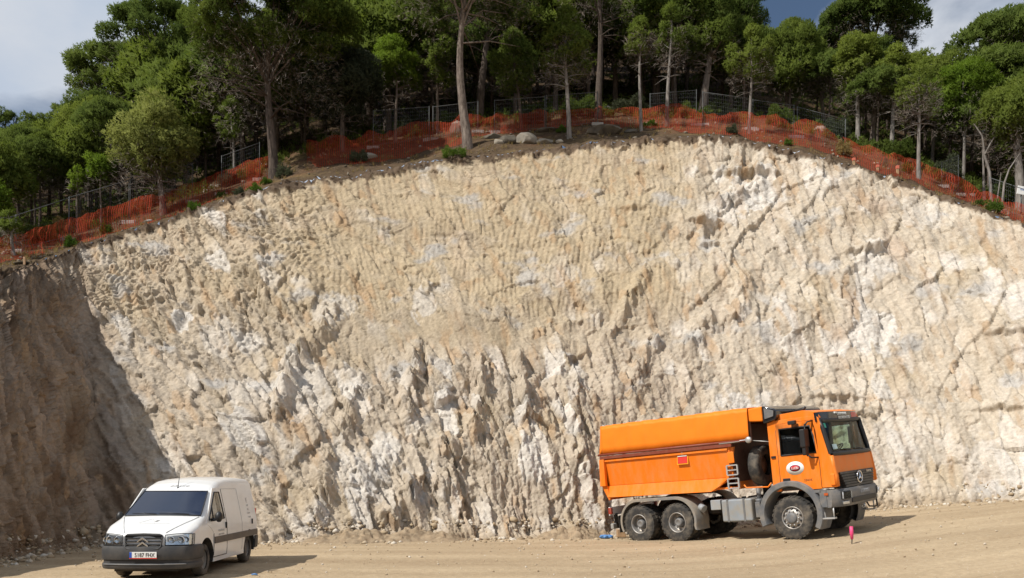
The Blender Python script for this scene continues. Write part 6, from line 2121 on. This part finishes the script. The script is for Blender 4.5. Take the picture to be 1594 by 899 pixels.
def bush(label, px, py, w, h, mat, seed, dd=None, name='small_bush', cat='bush', group='low bushes along the rim', leaf=.10, k=5):
    if dd is None: p, d = hill_hit(px, py)
    else:
        d = float(rim_at(np.array([px]))[0][0]) + dd; p = hill_pt(px, d)
    W = w / F * d; Hh = h / F * d
    rng = np.random.default_rng(seed)
    n = int(220 * max(.5, W * Hh / .25) ** .8)
    v = rng.normal(size=(n, 3)); v /= np.linalg.norm(v, axis=1, keepdims=True); v[:, 2] = abs(v[:, 2])
    r = rng.uniform(.3, 1, n) ** .5
    c = v * r[:, None] * np.array([W / 2, W / 2, Hh]) * (1 + .25 * np.sin(v[:, :1] * 6 + seed))
    dr = v + np.array([0, 0, .5]); dr /= np.linalg.norm(dr, axis=1, keepdims=True)
    V, Fc = tufts(c, dr, k, leaf, leaf * .2, rng)
    root = thing(name, label, cat, p, group=group)
    link_mesh('foliage', np_mesh('foliage', V, Fc), mat, root)
    st = []
    for i in range(6):
        a = i * 1.05 + seed
        e = np.array([math.cos(a) * W * .32, math.sin(a) * W * .32, Hh * .65])
        st.append(([np.array([0, 0, -.08]), e * .5 + np.array([0, 0, .02]), e], [.012, .009, .004]))
    V, Fc = np_tube(st, 5)
    link_mesh('stem', np_mesh('stem', V, Fc, True), M_TWIG, root)
    return root


for k, (px, py, w, h, mat, lb) in enumerate((
        (110, 385, 20, 16, L_BUSH, 'bright green tuft at the left rim below the first fence post'), (165, 364, 18, 15, L_BUSH, 'round green bush on the left rim below the netted slope'),
        (303, 332, 22, 14, L_BUSH, 'green tuft on the rim right of the pale leaning pine'), (345, 308, 14, 9, L_BUSH, 'low dark tuft at the foot of the netted rubble'),
        (373, 303, 16, 10, L_OAK, 'greyish tuft on the rim in front of the net'), (398, 305, 22, 12, L_BUSH, 'yellow-green tuft left of the tall dark-trunked pine'),
        (414, 287, 16, 10, L_BUSH, 'small tuft at the foot of the tall dark-trunked pine'), (441, 276, 26, 20, L_OAK, 'grey-green bush on the right of the tall dark-trunked pine'),
        (706, 248, 44, 15, L_BUSH, 'grassy green clump left of the tallest bare trunk'), (560, 252, 30, 16, L_OAK, 'dull bush under the grey-green oak'),
        (1140, 208, 18, 12, L_OAK, 'dry-looking bush in front of the sagging red net'), (1012, 197, 26, 7, L_BUSH, 'low green strip below the taut net'),
        (875, 206, 18, 9, L_BUSH, 'small green tuft beside the skirted pine'), (1226, 226, 14, 8, L_BUSH, 'green tuft at the cliff lip on the upper right'),
        (1412, 268, 16, 14, L_BUSH, 'green tuft behind the half-dead slim pine'), (1546, 330, 26, 18, L_BUSH, 'leafy green bush at the foot of the bare saplings'), (1524, 320, 14, 8, L_BUSH, 'low green tuft left of the leafy bush by the saplings'),
        (247, 318, 32, 24, L_STRAW, 'orange-brown dry bush behind the pale leaning pine'), (95, 362, 34, 20, L_STRAW, 'dry straw-coloured bush under the left net'), (140, 350, 40, 18, L_STRAW, 'long dry grass clump in the middle of the left net'),
        (1312, 242, 24, 22, L_STRAW, 'dry tuft on the netted mound'))):
    bush(lb, px, py, w, h, mat, 700 + k)
for k, (px, dd, w, h) in enumerate(((68, 6.5, 46, 26), (360, 7, 34, 22), (390, 6.6, 30, 22), (640, 8.5, 50, 22), (700, 9, 40, 20), (830, 7, 46, 18), (905, 7.5, 60, 26), (985, 9.5, 60, 18), (1066, 8, 40, 18), (1130, 7, 30, 22), (1210, 8, 40, 28), (1300, 8, 40, 30), (1400, 8, 40, 30), (1475, 8, 44, 36), (1560, 8, 50, 36))):
    bush('dark shaded shrub in the undergrowth behind the wire fence', px, 0, w, h, L_OAK if k % 2 else L_DARK, 760 + k, dd, 'undergrowth_shrub', 'shrub', 'shaded shrubs behind the wire fence', .14, 6)


def rock(name, label, px, py, w, h, mat, seed, group='boulders near the rim', sink=.15, ang=0.0, loc=None, dep=.8, cat='boulder'):
    if loc is None: p, d = hill_hit(px, py)
    else: p, d = Vector(loc), loc[1]
    W = w / F * d; Hh = h / F * d
    bm = bmesh.new(); bmesh.ops.create_icosphere(bm, subdivisions=4, radius=1.0)
    rng = np.random.default_rng(seed)
    co = np.array([v.co[:] for v in bm.verts])
    # chisel with a few planes
    for i in range(9):
        n = rng.normal(size=3); n /= np.linalg.norm(n); o = rng.uniform(.55, .9)
        s = co @ n
        co = co - np.outer(np.maximum(s - o, 0), n) * .95
    co = co * (1 + .06 * fbm(co[:, 0] * 3 + seed, co[:, 1] * 3 + co[:, 2] * 2, seed, 3))[:, None]
    co = co / np.abs(co).max(0)
    co = co * np.array([W / 2, W / 2 * dep, Hh / 2])
    c, s = math.cos(ang), math.sin(ang)
    co = np.stack([co[:, 0] * c - co[:, 2] * s, co[:, 1], co[:, 0] * s + co[:, 2] * c], 1)
    for v, q in zip(bm.verts, co): v.co = q
    me = bpy.data.meshes.new(name); bm.to_mesh(me); bm.free()
    o = link_mesh(name, me, mat)
    o.location = p + Vector((0, W * .3, Hh * (.5 - sink)))
    return tag(o, label, cat, group)


R_ = rock
R_('boulder', 'large rounded pale boulder right of the tallest bare trunk', 819, 224, 36, 24, M_STONE, 1)
R_('boulder', 'low pale boulder next to the large rounded one', 850, 223, 30, 15, M_STONE, 2)
R_('boulder', 'dark pointed slab leaning on the large rounded boulder', 790, 223, 30, 20, M_STONED, 3, ang=.5)
R_('boulder', 'flat grey slab behind the tallest bare trunk', 764, 216, 38, 14, M_STONED, 4, ang=-.1)
R_('boulder', 'broad dark rock lump on the rim below the net fence', 943, 210, 58, 24, M_STONED, 5)
R_('boulder', 'dark flat rock beside the skirted pine', 858, 205, 60, 12, M_STONED, 6)
R_('boulder', 'white boulder far up on the grassy bank', 963, 160, 18, 9, M_STONEW, 7)
R_('boulder', 'small white stone at the left end of the grassy bank', 946, 170, 11, 8, M_STONEW, 8)
R_('boulder', 'pale leaning rock on the netted mound', 1284, 212, 30, 26, M_STONE, 9)
R_('boulder', 'pale tilted rock standing among the oak stems', 522, 214, 14, 16, M_STONEW, 10, ang=.5)
R_('boulder', 'whitish stone beside the tilted rock by the oak', 508, 216, 18, 10, M_STONEW, 11)
R_('boulder', 'greyish rock under the oak at the edge of the bank', 573, 248, 28, 15, M_STONE, 12)
R_('boulder', 'small grey boulder between the flat slab and the pointed slab', 776, 224, 18, 11, M_STONE, 16)
R_('boulder', 'small pale stone right of the low pale boulder', 872, 222, 14, 8, M_STONEW, 17)
R_('boulder', 'mossy dark rock under the taut net', 985, 206, 26, 10, M_STONED, 18)
R_('boulder', 'pale triangular rock behind the tallest bare trunk', 714, 206, 30, 26, M_STONE, 13)
R_('boulder', 'white stone near the leaning posts on the right', 1366, 256, 14, 6, M_STONEW, 14)
R_('boulder', 'white stone under the right-hand net', 1515, 306, 12, 8, M_STONEW, 15)
for k in range(14):
    px = 306 + (k * 37) % 100 + (k % 3) * 4; py = 300 - (px - 306) * .42 + (k * 7) % 16 - 8
    R_('rubble_stone', 'ochre stone in the loose heap under the left net', px, py, 8 + (k * 5) % 7, 6 + (k * 3) % 4, M_STONEW if k % 3 else M_STONE, 40 + k, group='stones of the loose heap under the left net', cat='stone')
R_('concrete_block', 'long pale concrete block lying at the foot of the pale leaning pine', 228, 347, 22, 7, M_CONC, 60, ang=.28, cat='concrete block', group='fence footings')
R_('concrete_block', 'dark flat slab on the rim at the left edge', 22, 411, 34, 8, M_STONED, 61, ang=.2, cat='stone slab', group='fence footings')


def peg(label, px, py, hpx, wpx, mat, name='marker_stake', cap=None, lean=0.0):
    p, d = hill_hit(px, py)
    H = hpx / F * d; W = wpx / F * d / 2
    m = MB().prism([(-W, -.1), (W, -.1), (W + lean, H), (-W + lean, H)], -W, W)
    if cap is None:
        o = m.build(name, mat, None, loc=p); return tag(o, label, 'stake', 'survey stakes on the rim')
    root = thing(name, label, 'stake', p, group='survey stakes on the rim')
    m.build('shaft', mat, root)
    MB().box(-W * 1.3 + lean, W * 1.3 + lean, -W * 1.3, W * 1.3, H * .62, H * 1.02).build('painted_top', cap, root)
    return root


peg('orange wooden stake at the left rim', 38, 427, 15, 2.6, M_WOOD)
peg('short pink-topped stake at the cliff lip right of the netted mound', 1329, 256, 10, 3, M_WOOD, cap=M_REDPAINT)
peg('short red-topped stake between the lip and the red net', 1366, 266, 9, 3, M_WOOD, cap=M_REDPAINT)
peg('short red-topped stake with a white cross board', 1397, 270, 12, 3, M_WOOD, cap=M_REDPAINT)

# white sign at the right edge
sd = float(rim_at(np.array([1590.]))[0][0]) + NET_D + 1.2
sp_ = P(1596, 298, sd)
sb = hill_pt(1596, sd)
sign = thing('notice_board', 'white notice board with faint blue print beyond the net at the right edge', 'sign', sb)
MB().tube([(-.2, 0, -.1), (-.2, 0, sp_.z - sb.z)], .03, 8).tube([(.3, 0, -.1), (.3, 0, sp_.z - sb.z)], .03, 8).build('sign_post', M_POST, sign)
MB().box(-.42, .62, -.02, .02, -.20, .20).build('board', M_PLATE, sign, bevel=.006, loc=(0, -.05, sp_.z - sb.z), rot=(0, .2, 0))
for k in range(2):
    MB().box(-.30 + .4 * k, .02 + .42 * k, -.026, -.022, .0, .10).build('printed_mark', M_BLUEPRINT, sign, loc=(0, -.05, sp_.z - sb.z), rot=(0, .2, 0)) if k == 0 else \
        MB().box(.12, .5, -.026, -.022, -.12, -.06).build('printed_mark', M_BLUEPRINT, sign, loc=(0, -.05, sp_.z - sb.z), rot=(0, .2, 0))

# things on the yard
def yard(px, py):
    d = 20.0
    for _ in range(30):
        x = (px - CX) / F * d
        d = (CAMZ - float(ground_z(x))) / ((py - CY) / F)
    x = (px - CX) / F * d
    return Vector((x, d, float(ground_z(x)) + .01))


q = yard(1326, 847)
pin = thing('survey_pin', 'pink painted survey pin stuck in the ground in front of the truck', 'survey pin', q)
MB().tube([(0, 0, -.05), (.004, 0, .12)], [.008, .016], 8).build('steel_rod', M_DARK, pin)
MB().tube([(.004, 0, .11), (-.006, 0, .26), (-.014, 0, .41)], [.030, .044, .040], 10).build('painted_head', M_PINK, pin)
q = yard(944, 838)
rng = np.random.default_rng(5)
bm = bmesh.new(); bmesh.ops.create_icosphere(bm, subdivisions=4, radius=1)
for v in bm.verts:
    c = v.co.copy(); n = .3 * float(gnoise(np.array([c.x * 2.3 + 4]), np.array([c.y * 2.3 + c.z]), 3)[0]) + .15 * float(gnoise(np.array([c.x * 6]), np.array([c.y * 6 + c.z * 3]), 4)[0])
    v.co = Vector((c.x * .22, c.y * .13, c.z * .065)) * (1 + n)
me = bpy.data.meshes.new('plastic_sack'); bm.to_mesh(me); bm.free()
for p in me.polygons: p.use_smooth = True
o = link_mesh('plastic_sack', me, M_BLUESHEET); o.location = q + Vector((0, 0, .05)); tag(o, 'crumpled blue plastic sack on the ground behind the truck', 'plastic sack')
q = yard(967, 836) + Vector((0, .05, 0))
o = MB().prism([(-.14, 0), (.16, 0), (.10, .22), (-.14, .26)], -.12, .12).build('wheel_chock', M_WOOD, None, bevel=.015, loc=q)
tag(o, 'pale wooden chock behind the rear wheel of the truck', 'wheel chock')
q = yard(396, 896)
o = MB().tube([(-.06, 0, .015), (.0, .02, .022), (.06, .0, .015)], [.012, .018, .012], 8).build('plastic_scrap', M_BLUESHEET, None, loc=q)
tag(o, 'small blue plastic scrap on the ground in front of the van shadow', 'plastic scrap')


# loose stones at the foot of the face and on the yard
def stones_mesh(name, pts, sizes, seed):
    base = bmesh.new(); bmesh.ops.create_icosphere(base, subdivisions=1, radius=1)
    bv = np.array([v.co[:] for v in base.verts]); bf = np.array([[v.index for v in f.verts] for f in base.faces]); base.free()
    rng = np.random.default_rng(seed); n = len(pts)
    sc = sizes[:, None] * rng.uniform(.6, 1.3, (n, 3)) * np.array([1, 1, .75])
    jit = rng.uniform(.7, 1.25, (n, len(bv), 1))
    a = rng.uniform(0, 2 * PI, n); ca, sa = np.cos(a)[:, None], np.sin(a)[:, None]
    V = bv[None] * jit * sc[:, None, :]
    V = np.stack([V[..., 0] * ca - V[..., 1] * sa, V[..., 0] * sa + V[..., 1] * ca, V[..., 2]], -1) + pts[:, None, :]
    Fc = (bf[None] + (np.arange(n) * len(bv))[:, None, None]).reshape(-1, 3)
    return np_mesh(name, V.reshape(-1, 3), Fc)


def stone_stuff_mat():
    m, nt, b = new_mat('mixed_rubble')
    N, L = nt.nodes, nt.links
    g = N.new('ShaderNodeNewGeometry'); r = N.new('ShaderNodeValToRGB')
    e = r.color_ramp.elements; e[0].color = (.26, .19, .12, 1); e[1].color = (.60, .55, .47, 1); e[0].position = 0.0; e[1].position = 1.0
    k = e.new(.5); k.color = (.42, .33, .22, 1)
    L.new(g.outputs['Random Per Island'], r.inputs['Fac']); L.new(r.outputs['Color'], b.inputs['Base Color'])
    b.inputs['Roughness'].default_value = .95; b.inputs['Specular IOR Level'].default_value = .1
    return m


M_RUB = stone_stuff_mat()
rng = np.random.default_rng(77)
n = 8000
ui = rng.integers(40, NU - 40, n)
tv = rng.exponential(.55, n)
vi = rng.integers(0, 10, n)
fp = CLIFF[ui, 12]
inward = np.stack([-(RIM[ui, 0] - FOOT[ui, 0]), -(RIM[ui, 1] - FOOT[ui, 1])], 1); inward /= np.linalg.norm(inward, axis=1, keepdims=True)
xy = fp[:, :2] + inward * (tv - .45)[:, None]
pts = np.stack([xy[:, 0], xy[:, 1], ground_z(xy[:, 0]) + .01], 1)
# those on the face's toe sit on it
lift = np.clip(.45 - tv, 0, .45) * 1.3
pts[:, 2] += lift
sz = .016 + .085 * rng.random(n) ** 5 + .03 * (rng.random(n) < .05) * rng.random(n) * 2
tag(link_mesh('loose_rubble', stones_mesh('loose_rubble', pts, sz, 3), M_RUB), kind='stuff')
n = 2800
x = rng.uniform(-14, 20, n); y = rng.uniform(9, 26, n)
pts = np.stack([x, y, ground_z(x) + .012], 1)
tag(link_mesh('yard_gravel', stones_mesh('yard_gravel', pts, .008 + .030 * rng.random(n) ** 4, 4), M_RUB), kind='stuff')
M_SLOPESTONE = pmat('weathered_stone', (.21, .18, .14), .95, spec=.05, var=.4, vscale=.8)
n = 2200
ui = rng.integers(60, NU - 60, n)
px = RIMPX[ui] + rng.uniform(-2, 2, n); dd = rng.uniform(.1, 7, n)
rd, _ = rim_at(px); d = rd + dd
pts = np.stack([(px - CX) / F * d, d, hill_z(px, d) + .02], 1)
tag(link_mesh('slope_stones', stones_mesh('slope_stones', pts, .018 + .10 * rng.random(n) ** 5, 5), M_SLOPESTONE), kind='stuff')
# dry grass and litter on the slope, green undergrowth deeper in
n = 3000
ui = rng.integers(40, NU - 40, n); px = RIMPX[ui] + rng.uniform(-3, 3, n); dd = rng.uniform(.3, 9, n)
keep = fbm(px / 30, dd / 1.4, 41, 3) > -.05; px, dd = px[keep], dd[keep]
rd, _ = rim_at(px); d = rd + dd
c = np.stack([(px - CX) / F * d, d, hill_z(px, d)], 1)
V, Fc = tufts(c, np.tile([0, 0, 1.0], (len(c), 1)), 9, .20, .012, rng, .45)
tag(link_mesh('dry_grass', np_mesh('dry_grass', V, Fc), L_STRAW), kind='stuff')
n = 16000
px = rng.uniform(-120, 1720, n); dd = 7 + 22 * rng.random(n) ** 1.4
keep = fbm(px / 45, dd / 2.5, 43, 3) > -.02; px, dd = px[keep], dd[keep]
rd, _ = rim_at(px); d = rd + dd
hh = .9 * np.clip(fbm(px / 45, dd / 2.5, 43, 3) + .25, .05, 1)
c = np.stack([(px - CX) / F * d, d, hill_z(px, d) + hh * rng.random(len(px)) * 1.1], 1)
V, Fc = tufts(c, np.tile([0, 0, .7], (len(c), 1)), 6, .24, .04, rng, .8)
tag(link_mesh('undergrowth', np_mesh('undergrowth', V, Fc), L_DARK), kind='stuff')


# low heaps of dug soil along the foot of the face
def soil_heap(label, px0, px1, hgt, wid, seed):
    o_ = np.argsort(CX + F * CLIFF[:, 12, 0] / CLIFF[:, 12, 1])
    pf = (CX + F * CLIFF[:, 12, 0] / CLIFF[:, 12, 1])[o_]
    pxs = np.linspace(px0, px1, 150)
    fx = np.interp(pxs, pf, CLIFF[o_, 12, 0]); fy = np.interp(pxs, pf, CLIFF[o_, 12, 1])
    k = np.ones(9) / 9
    fy = np.convolve(np.pad(fy, 4, mode='edge'), k, 'valid')
    t = np.linspace(-1, 1, 40)
    u = np.linspace(0, 1, 150)
    env = np.sin(PI * u) ** .6 * (.65 + .5 * fbm(u * 5, u * 0 + seed, seed, 3))
    W = wid * (.5 + .5 * np.sin(PI * u) ** .5)
    X = fx[:, None] + 0 * t[None, :]
    Y = fy[:, None] - .25 + W[:, None] * t[None, :]
    prof = np.clip(1 - np.abs(t) ** 1.4, 0, 1)
    Z = ground_z(X) - .06 + hgt * env[:, None] * prof[None, :]
    c = (prof[None, :] > 0) * (.10 * fbm(X / .35, Y / .35, seed, 4) + .07 * facets(X, Y, .22, .22, .4, seed + 3, 1.2)[0])
    Z = Z + c * np.clip(env[:, None] * prof[None, :] * 2, 0, 1)
    me = np_mesh('soil_heap', np.stack([X, Y, Z], -1).reshape(-1, 3), grid_faces(150, 40), False)
    return tag(link_mesh('soil_heap', me, M_HEAP), label, 'soil heap', 'heaps of loose soil at the cliff foot')


M_HEAP = pmat('loose_brown_soil', (.27, .20, .13), 1.0, spec=.05, var=.35, vscale=3.5, dirt=(.40, .32, .22), dirt_amt=.7, dscale=6, bump=.8, bscale=14)
soil_heap('long low heap of loose brown soil at the cliff foot between van and truck', 470, 735, .62, 1.0, 5)
soil_heap('short brown soil heap at the cliff foot just behind the truck', 830, 952, .60, .9, 8)
